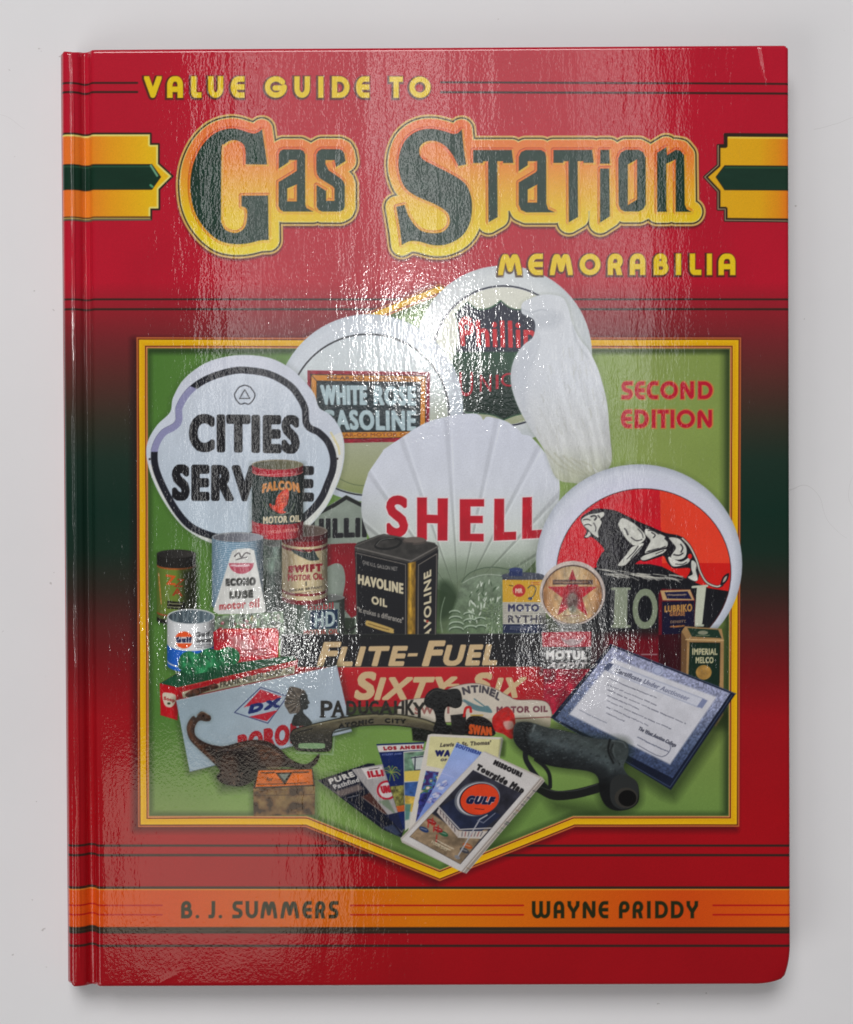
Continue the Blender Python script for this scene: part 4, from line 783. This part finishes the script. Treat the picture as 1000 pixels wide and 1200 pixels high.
# maps
def mp(x, y): return (350+x/3.333, 840+y/3.333)
M_ = lambda *p: [mp(*q) for q in p]
SH(M_((78, 250), (300, 200), (480, 300), (960, 260), (700, 600), (400, 500)), .4, 7, 4)
item('printed_map', 'printed navy road map at the left end of the fan')
fill(M_((76, 248), (270, 182), (296, 182), (412, 440), (402, 472), (330, 440)), mott(c(18, 22, 36), .1, 14, 14)); line(M_((76, 248), (402, 472)), .8, c(90, 92, 100), .6)
text('PURE', M_((115, 243), (210, 213), (222, 232), (124, 264)), c(196, 192, 186), .6); text('Pathfinder', M_((132, 266), (262, 226), (268, 243), (142, 284)), c(186, 182, 178), .4, clip=M_((60, 200), (208, 200), (300, 340), (200, 340)))
fill(M_((140, 292), (236, 262), (256, 282), (164, 312)), c(120, 106, 100), .8, soft=1.5); fill(M_((246, 312), (290, 290), (350, 380), (330, 376)), c(80, 44, 36), .8, soft=1); line(M_((246, 312), (345, 384)), .7, c(160, 150, 140), .7)
scribble(M_((190, 312), (240, 300), (242, 308), (192, 320)), 1, c(130, 130, 136), .6)
fill(M_((330, 432), (370, 420), (400, 458), (380, 462)), c(60, 70, 96), .7, soft=1)
item('printed_map', 'printed grey road map with a red disc')
fill(M_((208, 206), (330, 184), (415, 430), (404, 452)), mott(c(150, 146, 146), .05, 8, 8)); fill(M_((246, 202), (326, 192), (334, 232), (272, 244)), c(196, 190, 188)); text('ILLINOIS', M_((266, 212), (420, 196), (424, 222), (274, 238)), c(160, 24, 40), 1, clip=M_((246, 190), (330, 190), (340, 244), (260, 250))); scribble(M_((276, 202), (320, 196), (320, 202), (276, 208)), 1, c(70, 60, 60), .8)
CQ = M_((200, 180), (330, 184), (415, 430), (404, 452)); fill(ell(*mp(345, 286), 11.8, 11.4), c(164, 24, 44), clip=CQ); fill(ell(*mp(345, 286), 9.4, 9), c(190, 182, 182), clip=CQ); text('UNION', M_((318, 270), (400, 262), (400, 290), (326, 300)), c(160, 24, 40), .9, clip=CQ)
fill(M_((312, 330), (350, 320), (392, 404), (366, 392), (372, 376)), c(90, 110, 84), .7, soft=1); fill(M_((340, 384), (392, 372), (414, 430), (404, 448)), c(22, 28, 56), .95)
item('printed_map', 'printed dark blue city street map')
LAQ = M_((304, 106), (492, 98), (470, 190), (416, 440), (408, 436))
fill(LAQ, mott(c(20, 34, 82), .08, 12, 12)); fill(M_((306, 112), (496, 104), (496, 128), (312, 138)), c(196, 190, 186), clip=LAQ); text('LOS ANGELES', M_((330, 116), (520, 108), (520, 122), (334, 131)), c(140, 26, 36), .6, clip=LAQ); text('STREET AND', M_((326, 145), (402, 140), (403, 146), (327, 151)), c(120, 130, 180), .15)
for k in range(11): a = math.radians(-200+k*30); line(spl([mp(362, 218), mp(362+22*math.cos(a), 218+20*math.sin(a)-6), mp(362+36*math.cos(a), 218+28*math.sin(a)+4)], 4, False), 1, c(170, 166, 70) if k % 2 else c(90, 130, 60), .85, clip=LAQ)
fill(M_((356, 272), (412, 266), (412, 350), (380, 350)), mott(c(120, 116, 54), .4, 3, 4), .9, clip=LAQ); fill(M_((376, 350), (414, 344), (414, 368), (388, 372)), c(190, 90, 36), .9, clip=LAQ)
item('printed_map', 'printed colourful map with yellow and teal scenery')
CL = M_((410, 136), (494, 130), (482, 200), (432, 432), (416, 446))
fill(CL, c(186, 184, 176)); fill(M_((413, 140), (492, 134), (488, 210), (414, 216)), mott(c(96, 124, 104), .3, 6, 6), clip=CL); fill(M_((440, 156), (490, 150), (488, 208), (456, 210)), c(176, 182, 180), clip=CL); line(M_((456, 156), (454, 208)), 1.4, c(40, 46, 60), clip=CL); line(M_((440, 160), (490, 154)), 1.2, c(40, 46, 60), clip=CL); line(M_((456, 208), (488, 206)), 1.2, c(40, 46, 60), clip=CL)
fill(M_((413, 212), (482, 208), (476, 250), (414, 252)), c(196, 174, 84), clip=CL); fill(M_((414, 256), (470, 252), (456, 312), (416, 312)), mott(c(52, 84, 140), .2, 6, 5), clip=CL); fill(M_((415, 306), (456, 312), (446, 372), (416, 366)), mott(c(180, 150, 66), .15, 5, 5), clip=CL); fill(M_((416, 340), (440, 340), (432, 400), (416, 404)), c(70, 116, 110), .9, soft=1, clip=CL)
item('printed_map', 'printed cream island map standing in the middle of the fan')
TH = M_((506, 70), (520, 66), (796, 80), (800, 88), (786, 160), (700, 220), (440, 450), (428, 444), (480, 190))
fill(TH, c(196, 190, 182)); fill(M_((514, 76), (792, 88), (780, 160), (600, 210), (500, 190)), mott(c(196, 190, 142), .03, 10, 10)); SH(M_((796, 90), (804, 100), (800, 150), (790, 150)), .5, 2)
text("Lewis & St. Thomas'", M_((556, 102), (752, 92), (752, 108), (552, 118)), c(60, 54, 50), .3); pass
text('WASH', M_((534, 130), (640, 128), (636, 156), (532, 154)), c(28, 32, 84), 1, clip=M_((500, 100), (600, 100), (585, 180), (500, 180))); text('OF', M_((556, 163), (580, 163), (578, 173), (554, 173)), c(60, 56, 70), .3)
fill(M_((498, 210), (548, 215), (520, 330), (480, 372), (466, 340)), mott(lambda X, Y: ramp(noise(X, Y, 4, 4, 61), [(.2, c(60, 40, 90)), (.45, c(70, 110, 170)), (.6, c(60, 100, 70)), (.8, c(186, 170, 160))]), .15, 3, 3)); fill(M_((476, 300), (530, 290), (512, 350), (458, 410)), mott(c(44, 46, 110), .35, 3, 3), .9)
item('printed_map', 'printed light blue southern map')
SO = M_((618, 100), (718, 138), (560, 330), (458, 412), (540, 255))
fill(SO, mott(gv((870, c(128, 152, 204)), (905, c(146, 160, 206)), (950, c(110, 130, 190))), .04, 10, 10)); text('SOUTHERN', M_((618, 104), (714, 136), (708, 150), (612, 118)), c(44, 62, 126), .4); line(M_((560, 220), (606, 236)), .8, c(170, 176, 214), .7)
for k in range(24): a = random.Random(k+120); u, v = a.random(), a.random(); x, y = 545-60*v+40*u, 262+100*v-18*u; line(M_((x, y), (x+a.uniform(4, 14), y+a.uniform(-8, 4))), a.uniform(1, 2.4), a.choice([c(206, 204, 214), c(60, 70, 140), c(140, 120, 160)]), .8, .8, clip=SO)
item('printed_map', 'printed white tour map with an orange disc at the front of the fan')
fill(M_((720, 138), (726, 134), (952, 236), (962, 250), (656, 612), (640, 606), (404, 490), (398, 474)), c(170, 162, 156))
GM = M_((722, 136), (942, 240), (634, 604), (404, 480)); fill(GM, mott(c(190, 186, 184), .03, 16, 16))
for k in range(4): line(M_((946+k*3.5, 243+k*2), (640+k*4, 603+k*1.6)), .7, [c(110, 100, 96), c(200, 190, 180), c(120, 110, 100), c(90, 84, 80)][k], .8)
for k in range(12): a = random.Random(k+7); t = a.random(); line(M_((948-300*t, 250+352*t), (952-300*t+8, 256+352*t)), 1.1, a.choice([c(120, 90, 60), c(90, 110, 90), c(60, 60, 70)]), .7)
text('MISSOURI', M_((768, 166), (876, 218), (868, 238), (758, 186)), c(36, 34, 36), .9)
text('Tourgide Map', M_((702, 182), (890, 278), (872, 302), (690, 204)), c(36, 34, 36), .9)
GP = M_((682, 207), (872, 300), (632, 576), (434, 468)); fill(GP, mott(c(44, 44, 54), .22, 8, 8))
fill(M_((434, 468), (516, 374), (612, 440), (740, 440), (632, 576)), mott(c(132, 112, 88), .22, 7, 6), .95, soft=1, clip=GP)
fill(M_((556, 350), (640, 300), (790, 384), (700, 460), (620, 440)), mott(c(34, 40, 62), .12, 8, 8), clip=GP); fill(M_((548, 356), (628, 448), (622, 470), (540, 372)), c(176, 166, 160), clip=GP); fill(M_((628, 446), (740, 446), (712, 476), (622, 472)), c(180, 172, 166), clip=GP); line(M_((548, 352), (630, 440), (752, 434)), 1.2, c(186, 180, 176), clip=GP)
for k in range(6): q = k/6; line(M_((554+q*66, 366+q*80), (556+q*66, 380+q*80)), 1.2, c(70, 60, 66), .8, clip=GP)
for k in range(7): line(M_((640+k*13, 450), (638+k*12, 466)), 1, c(120, 50, 50) if k % 2 else c(70, 66, 76), .8, clip=GP)
for x, y, cc in ((490, 440, c(30, 50, 92)), (566, 456, c(34, 84, 56)), (660, 504, c(160, 80, 40)), (520, 410, c(130, 30, 30)), (545, 440, c(130, 36, 36)), (648, 522, c(60, 60, 66))): fill(ell(*mp(x, y), 6, 2.8, 25, n=20), cc, clip=GP); line([mp(x-12, y-6), mp(x+10, y+2)], 1, c(186, 182, 176), .6, clip=GP)
for x, y in ((508, 404), (524, 396), (530, 420), (546, 424), (540, 462)): line(M_((x, y), (x-2, y+26)), 1.6, c(160, 40, 36), .8, clip=GP)
line(M_((736, 384), (708, 400), (618, 552)), 1.5, c(160, 160, 166), clip=GP); line(M_((700, 404), (722, 414), (768, 376)), 1.2, c(120, 124, 140), .8, clip=GP); fill(ell(*mp(620, 548), 3.6, 2, 30), c(120, 120, 124), clip=GP)
fill(ell(*mp(698, 320), 27, 20, -14), c(96, 100, 108), clip=GP); fill(ell(*mp(702, 321), 25.4, 19, -14), c(184, 182, 186), clip=GP); fill(ell(*mp(706, 322), 23.8, 18.6, -14), c(30, 26, 40), clip=GP); fill(ell(*mp(708, 322), 22.8, 17.8, -14), mott(c(206, 62, 30), .04, 10, 10))
text('GULF', M_((664, 306), (772, 312), (758, 344), (648, 340)), c(206, 200, 196), 1.9); text('GULF', M_((664, 306), (772, 312), (758, 344), (648, 340)), c(22, 26, 60), 1.2)
scribble(M_((540, 476), (616, 516), (608, 534), (532, 494)), 2, c(200, 190, 170), .9); text('FOUR DAY', M_((522, 482), (584, 516), (580, 526), (518, 492)), c(196, 186, 160), .1); scribble(M_((690, 356), (730, 360), (728, 364), (688, 360)), 1, c(90, 30, 30), .8)

more('photo_backdrop')
item('edition_lettering')
RO = c(206, 120, 60)
sp_ = [(728.5, 741.3), (744, 755.3), (758, 771), (774, 794.3), (797.5, 813.3), (818, 835.3)]
caps('SECOND', sp_, 447, 467.7, 4.3, c(180, 26, 48), RO, .9, (.6, 0))
caps('EDITION', [(728, 740), (744, 760), (764, 768.4), (770.5, 783.8), (786, 790.3), (793, 814.3), (817.5, 834.5)], 480.3, 501.5, 4.3, c(180, 26, 48), RO, .9, (.6, 0))
item('heading_lettering')
caps('MEMORABILIA', [(584, 612), (619, 636.5), (644.5, 671.5), (679.3, 704), (712.3, 730), (738, 756.5), (766, 783.5), (792, 798.3), (808.3, 822), (828.3, 834.5), (842, 862)], 297.2, 322.5, 6.4, YEL, RIM)
# ---------------------------------------------------------------- materials
def mat(name):
    m = bpy.data.materials.new(name); m.use_nodes = True
    return m, m.node_tree, m.node_tree.nodes['Principled BSDF']
def nz_node(nt, scale, detail=4, rough=.5, sc=(1, 1, 1), coord='Object'):
    tc = nt.nodes.new('ShaderNodeTexCoord'); mp_ = nt.nodes.new('ShaderNodeMapping'); n = nt.nodes.new('ShaderNodeTexNoise')
    mp_.inputs['Scale'].default_value = sc; n.inputs['Scale'].default_value = scale; n.inputs['Detail'].default_value = detail; n.inputs['Roughness'].default_value = rough
    nt.links.new(tc.outputs[coord], mp_.inputs[0]); nt.links.new(mp_.outputs[0], n.inputs[0])
    return n
def bump(nt, hgt, strength, distance, prev=None):
    b = nt.nodes.new('ShaderNodeBump'); b.inputs['Strength'].default_value = strength; b.inputs['Distance'].default_value = distance
    nt.links.new(hgt, b.inputs['Height'])
    if prev is not None: nt.links.new(prev, b.inputs['Normal'])
    return b.outputs[0]
# laminated print: colour from the printed mesh, clear glossy film with fine crinkles running up the board
m_print, nt, bs = mat('laminated_print')
at = nt.nodes.new('ShaderNodeAttribute'); at.attribute_name = 'ink'
nt.links.new(at.outputs['Color'], bs.inputs['Base Color'])
bs.inputs['Roughness'].default_value = .55; bs.inputs['Specular IOR Level'].default_value = .05
bs.inputs['Coat Weight'].default_value = 1; bs.inputs['Coat Roughness'].default_value = .06; bs.inputs['Coat IOR'].default_value = 1.5
n1 = nz_node(nt, 50, 2, .5, (1, .45, 1)); n2 = nz_node(nt, 360, 2, .55, (1, .2, 1)); n3 = nz_node(nt, 1500, 1, .5, (1, .7, 1))
b = bump(nt, n1.outputs[0], 1, .00020)
b = bump(nt, n2.outputs[0], 1, .000052, b)
b = bump(nt, n3.outputs[0], 1, .000021, b)
nt.links.new(b, bs.inputs['Coat Normal'])
m_paper, nt, bs = mat('page_edges')
wv = nt.nodes.new('ShaderNodeTexWave'); wv.bands_direction = 'Z'; wv.inputs['Scale'].default_value = 900; wv.inputs['Distortion'].default_value = 1.5
tc = nt.nodes.new('ShaderNodeTexCoord'); nt.links.new(tc.outputs['Object'], wv.inputs[0])
cr = nt.nodes.new('ShaderNodeValToRGB'); cr.color_ramp.elements[0].color = (.55, .52, .46, 1); cr.color_ramp.elements[1].color = (.8, .78, .72, 1)
nt.links.new(wv.outputs[0], cr.inputs[0]); nt.links.new(cr.outputs[0], bs.inputs['Base Color']); bs.inputs['Roughness'].default_value = .8
m_board, nt, bs = mat('red_boards')
n = nz_node(nt, 60); cr = nt.nodes.new('ShaderNodeValToRGB'); cr.color_ramp.elements[0].color = (.36, .008, .02, 1); cr.color_ramp.elements[1].color = (.42, .011, .026, 1)
nt.links.new(n.outputs[0], cr.inputs[0]); nt.links.new(cr.outputs[0], bs.inputs['Base Color']); bs.inputs['Roughness'].default_value = .3
m_table, nt, bs = mat('white_tabletop')
n = nz_node(nt, 6, 5, .6); cr = nt.nodes.new('ShaderNodeValToRGB'); cr.color_ramp.elements[0].color = (.755, .75, .765, 1); cr.color_ramp.elements[1].color = (.81, .805, .82, 1)
cr.color_ramp.elements[0].position = .3; cr.color_ramp.elements[1].position = .7
nt.links.new(n.outputs[0], cr.inputs[0])
# specks and hairline scratches that belong to the tabletop
n4 = nz_node(nt, 330, 2, .5); r4 = nt.nodes.new('ShaderNodeValToRGB'); r4.color_ramp.elements[0].position = .75; r4.color_ramp.elements[1].position = .79
nt.links.new(n4.outputs[0], r4.inputs[0])
n5 = nz_node(nt, 9, 3, .55); wv = nt.nodes.new('ShaderNodeMath'); wv.operation = 'SUBTRACT'; wv.inputs[1].default_value = .5; nt.links.new(n5.outputs[0], wv.inputs[0])
ab = nt.nodes.new('ShaderNodeMath'); ab.operation = 'ABSOLUTE'; nt.links.new(wv.outputs[0], ab.inputs[0])
lt = nt.nodes.new('ShaderNodeMath'); lt.operation = 'LESS_THAN'; lt.inputs[1].default_value = .0004; nt.links.new(ab.outputs[0], lt.inputs[0])
n6 = nz_node(nt, 14, 2, .5); g6 = nt.nodes.new('ShaderNodeMath'); g6.operation = 'GREATER_THAN'; g6.inputs[1].default_value = .58; nt.links.new(n6.outputs[0], g6.inputs[0])
mu = nt.nodes.new('ShaderNodeMath'); mu.operation = 'MULTIPLY'; nt.links.new(lt.outputs[0], mu.inputs[0]); nt.links.new(g6.outputs[0], mu.inputs[1])
m3 = nt.nodes.new('ShaderNodeMath'); m3.operation = 'MULTIPLY'; m3.inputs[1].default_value = .16; nt.links.new(mu.outputs[0], m3.inputs[0])
m4 = nt.nodes.new('ShaderNodeMath'); m4.operation = 'MULTIPLY'; m4.inputs[1].default_value = .4; nt.links.new(r4.outputs[0], m4.inputs[0])
mx_ = nt.nodes.new('ShaderNodeMath'); mx_.operation = 'MAXIMUM'; nt.links.new(m3.outputs[0], mx_.inputs[0]); nt.links.new(m4.outputs[0], mx_.inputs[1])
mix = nt.nodes.new('ShaderNodeMix'); mix.data_type = 'RGBA'; mix.inputs[7].default_value = (.22, .19, .17, 1)
nt.links.new(mx_.outputs[0], mix.inputs[0]); nt.links.new(cr.outputs[0], mix.inputs[6]); nt.links.new(mix.outputs[2], bs.inputs['Base Color'])
bs.inputs['Roughness'].default_value = .55; bs.inputs['Specular IOR Level'].default_value = .25

# ---------------------------------------------------------------- tabletop and book
def link(name, me, parent=None, m=None):
    o = bpy.data.objects.new(name, me); scene.collection.objects.link(o)
    if m: me.materials.append(m)
    if parent: o.parent = parent
    return o
def mesh(name, V, F):
    me = bpy.data.meshes.new(name); me.from_pydata([tuple(v) for v in V], [], F); me.update(); return me
tb = link('tabletop', mesh('tabletop', [(-1.2, -1.2, 0), (1.2, -1.2, 0), (1.2, 1.2, 0), (-1.2, 1.2, 0), (-1.2, -1.2, -.03), (1.2, -1.2, -.03), (1.2, 1.2, -.03), (-1.2, 1.2, -.03)], [(0, 1, 2, 3), (7, 6, 5, 4), (0, 4, 5, 1), (1, 5, 6, 2), (2, 6, 7, 3), (3, 7, 4, 0)]), None, m_table)
tb['kind'] = 'structure'
book = bpy.data.objects.new('hardcover_book', None); scene.collection.objects.link(book)
book.location = (BX, BY, 0); book.rotation_euler = (0, 0, PHI); book.empty_display_size = .05
book['label'] = 'glossy red hardcover gas station memorabilia guide lying closed on the white tabletop'; book['category'] = 'book'

# front cover surface: a fine sheet bent over the board edges and into the hinge groove
BT, ER = .0030, .0011                       # board thickness, edge rounding
def rim(n=6):
    a = np.linspace(0, math.pi/2, n)[1:]
    s = ER*(1-np.sin(a)); zz = -ER*(1-np.cos(a))
    return np.r_[s, 0], np.r_[zz, -BT]      # from the flat towards the edge, then straight down
STEP = .26e-3/1.25
def axis(L):
    n = int((L-2*ER)/STEP); mid = np.linspace(ER, L-ER, n); s, zz = rim()
    return np.r_[s[::-1], mid, L-s], np.r_[zz[::-1], np.zeros(n), zz]
U, ZU = axis(BW); Vv, ZV = axis(BH)
UU, VV = np.meshgrid(U, Vv)
Z = np.maximum(ZU[None, :]+ZV[:, None], -BT)
def groove(u):                              # shoulder over the spine, groove beside it
    x = u/.26e-3
    f = -.0017*np.exp(-np.abs((x-28.5)/6.2)**3)-.0009*np.exp(-((x-23)/9.)**2)
    f += .00022*np.exp(-((x-14)/6)**2)-.0011*np.clip((9-x)/9, 0, 1)**2
    return np.where(x < 60, f, 0)
Z = Z+groove(UU)
xx = UU/.26e-3                               # creased film along the shoulder and in the groove
Z = Z+.00016*(noise(UU*1e3, VV*1e3, 1.6, 9, 71)-.5)*np.exp(-((xx-14)/6)**2)+.00010*(noise(UU*1e3, VV*1e3, 1.1, 6, 73)-.5)*np.exp(-((xx-26)/4)**2)
Z = Z+.00020*np.exp(-((xx-15-1.2*(noise(UU*0, VV*1e3, 1, 14, 75)-.5))/.9)**2)*np.clip(VV*60-.1, 0, 1)*np.clip((BH-VV)*60-.1, 0, 1)
Z = Z+.00025*np.sin(UU*34+1)*np.sin(VV*21+.5)*np.clip((UU-.012)/.03, 0, 1)*np.clip((BW-UU)/.03, 0, 1)    # boards are never quite flat
X3, Y3 = UU-BW/2, BH/2-VV
# worn corners
def corner(cx, cy, sx, sy, r, drop):
    global X3, Y3, Z
    dx, dy = sx*(X3-(cx-sx*r)), sy*(Y3-(cy-sy*r))
    m = (dx > 0) & (dy > 0); q = np.maximum(dx, dy)/np.maximum(np.hypot(dx, dy), 1e-9)
    X3 = np.where(m, (cx-sx*r)+sx*dx*q, X3); Y3 = np.where(m, (cy-sy*r)+sy*dy*q, Y3)
    Z = Z-np.where(m, drop*np.clip(np.hypot(dx, dy)/r, 0, 1)**2, 0)
ty = np.clip((-BH/2+.0125-Y3)/.0125, 0, 1)**2*np.clip((X3-(BW/2-.012))/.012, 0, 1); tx = np.clip((X3-(BW/2-.0105))/.0105, 0, 1)**2*np.clip((-BH/2+.012-Y3)/.012, 0, 1)
corner(BW/2, -BH/2, 1, -1, .0012, .0004); corner(BW/2, BH/2, 1, 1, .0011, .0003); corner(-BW/2, BH/2, -1, 1, .0009, .0003); corner(-BW/2, -BH/2, -1, -1, .0017, .0006)
X3 = X3-.0016*ty; Y3 = Y3+.0014*tx; Z = Z-.0016*ty*tx
Y3 = Y3-.0006*np.exp(-((UU-.0035)/.003)**2)*(VV < .004)
fold = (UU-(BW-.0085))-.18*VV                # a soft crease in the film by the upper fore-edge corner
Z = Z+.00010*np.exp(-(fold/.0008)**2)*np.clip((.016-VV)/.012, 0, 1)
fold = (VV-(BH-.0022))+.5*(UU-.030); Z = Z+.00009*np.exp(-(fold/.0011)**2)*np.exp(-((UU-.029)/.0035)**2)
# which spot of the printed design each point carries
cphi, sphi = math.cos(PHI), math.sin(PHI)
gx, gy = (UU-BW/2)*cphi-(BH/2-VV)*sphi+BX, (UU-BW/2)*sphi+(BH/2-VV)*cphi+BY
cxr, sxr, cyr, syr = math.cos(RX), math.sin(RX), math.cos(RY), math.sin(RY)
Rm = np.array([[cyr, 0, syr], [0, 1, 0], [-syr, 0, cyr]])@np.array([[1, 0, 0], [0, cxr, -sxr], [0, sxr, cxr]])
qv = np.stack([gx, gy, np.full_like(gx, -HC)], -1)@Rm
PX, PY = 500+FOC*qv[..., 0]/-qv[..., 2], 600-FOC*qv[..., 1]/-qv[..., 2]
fx, fy = np.clip(PX*S-.5, 0, PW*S-2), np.clip(PY*S-.5, 0, PH*S-2)
i0, j0 = fx.astype(int), fy.astype(int); du, dv = (fx-i0)[..., None], (fy-j0)[..., None]
ink = (CV[j0, i0]*(1-du)+CV[j0, i0+1]*du)*(1-dv)+(CV[j0+1, i0]*(1-du)+CV[j0+1, i0+1]*du)*dv
lin = np.where(ink <= .04045, ink/12.92, ((ink+.055)/1.055)**2.4)
INKGAIN = 1.17
lin = np.clip(lin*INKGAIN, 0, .86)
grain = np.random.RandomState(2).normal(0, 1, lin.shape[:2]).astype(np.float32)[..., None]
lin = np.clip(lin*(1+.035*grain), 0, .9)
ny, nx = UU.shape
ids = IDC[np.clip(((PY[:-1, :-1]+PY[1:, 1:])/2*S).astype(int), 0, PH*S-1), np.clip(((PX[:-1, :-1]+PX[1:, 1:])/2*S).astype(int), 0, PW*S-1)]
vid = np.arange(ny*nx).reshape(ny, nx)
quads = np.stack([vid[1:, :-1], vid[1:, 1:], vid[:-1, 1:], vid[:-1, :-1]], -1).reshape(-1, 4)
co = np.stack([X3, Y3, Z+T], -1).reshape(-1, 3).astype(np.float32); col = np.concatenate([lin.reshape(-1, 3), np.ones((ny*nx, 1))], 1).astype(np.float32)
fid = ids.reshape(-1)
e = 1e-5                                     # exact surface normals so the pieces shade as one sheet
def sheet(name, faces, parent):
    u, inv = np.unique(faces, return_inverse=True); inv = inv.reshape(-1)
    me = bpy.data.meshes.new(name); nf = len(faces)
    me.vertices.add(len(u)); me.vertices.foreach_set('co', co[u].ravel())
    me.loops.add(nf*4); me.loops.foreach_set('vertex_index', inv.astype(np.int32))
    me.polygons.add(nf); me.polygons.foreach_set('loop_start', np.arange(0, nf*4, 4, dtype=np.int32))
    me.update(calc_edges=True)
    a = me.color_attributes.new('ink', 'FLOAT_COLOR', 'POINT'); a.data.foreach_set('color', col[u].ravel())
    me.shade_smooth()
    try: me.normals_split_custom_set_from_vertices(nrm[u])
    except Exception as ex: print('normals', ex)
    return link(name, me, parent, m_print)
gz = np.stack([X3, Y3, Z], -1)
tu = np.gradient(gz, axis=1); tv = np.gradient(gz, axis=0)
nrm = np.cross(tv, tu).reshape(-1, 3); nrm /= np.maximum(np.linalg.norm(nrm, axis=1, keepdims=True), 1e-12)
nrm = np.where(nrm[:, 2:3] < -1e-6, -nrm, nrm).astype(np.float32)
cover = sheet('front_cover', quads[fid == 0], book)
for k in range(1, len(ITEMS)):
    fk = quads[fid == k]
    if len(fk) < 4: continue
    o = sheet(ITEMS[k][0], fk, cover)
    if ITEMS[k][1]: o['label'] = ITEMS[k][1]
# underside of the front board, back board, spine, page block
def slab(name, x0, x1, y0, y1, z0, z1, m, parent, bev=.0006):
    import bmesh
    bm = bmesh.new(); bmesh.ops.create_cube(bm, size=1)
    bmesh.ops.scale(bm, vec=(x1-x0, y1-y0, z1-z0), verts=bm.verts); bmesh.ops.translate(bm, vec=((x0+x1)/2, (y0+y1)/2, (z0+z1)/2), verts=bm.verts)
    bmesh.ops.bevel(bm, geom=bm.edges[:], offset=bev, segments=3, affect='EDGES', profile=.5)
    me = bpy.data.meshes.new(name); bm.to_mesh(me); bm.free(); me.shade_smooth()
    return link(name, me, parent, m)
slab('endpaper', -BW/2+.0105, BW/2-.0045, -BH/2+.0045, BH/2-.0030, T-BT-.0001, T-BT+.0009, m_paper, cover, .0003)
slab('back_cover', -BW/2+.0105, BW/2-.0014, -BH/2+.0014, BH/2-.0004, .0002, BT, m_board, book, ER)
slab('page_block', -BW/2+.004, BW/2-.0045, -BH/2+.004, BH/2-.004, BT, T-BT-.0001, m_paper, book, .0004)
n = 24; V = []; F = []
prof = [(-BW/2+.0105, .0012), (-BW/2+.006, .0006), (-BW/2+.0022, .0010)]+[(-BW/2+.0006-.0022*math.sin(math.pi*t), .0016+(T-.0036-.0016)*t) for t in np.linspace(0, 1, n)]
prof += [(-BW/2+.0016, T-.0030)]
inner = [(x+.0011, zq) for x, zq in prof[3:]][::-1]+[(-BW/2+.0105, .0024)]
ring = prof+inner; N = len(ring)
for y in (-BH/2, BH/2): V += [(x, y, zq) for x, zq in ring]
F = [(i, (i+1) % N, N+(i+1) % N, N+i) for i in range(N)]+[tuple(range(N))[::-1], tuple(range(N, 2*N))]
me = mesh('spine', V, F); link('spine', me, book, m_board)
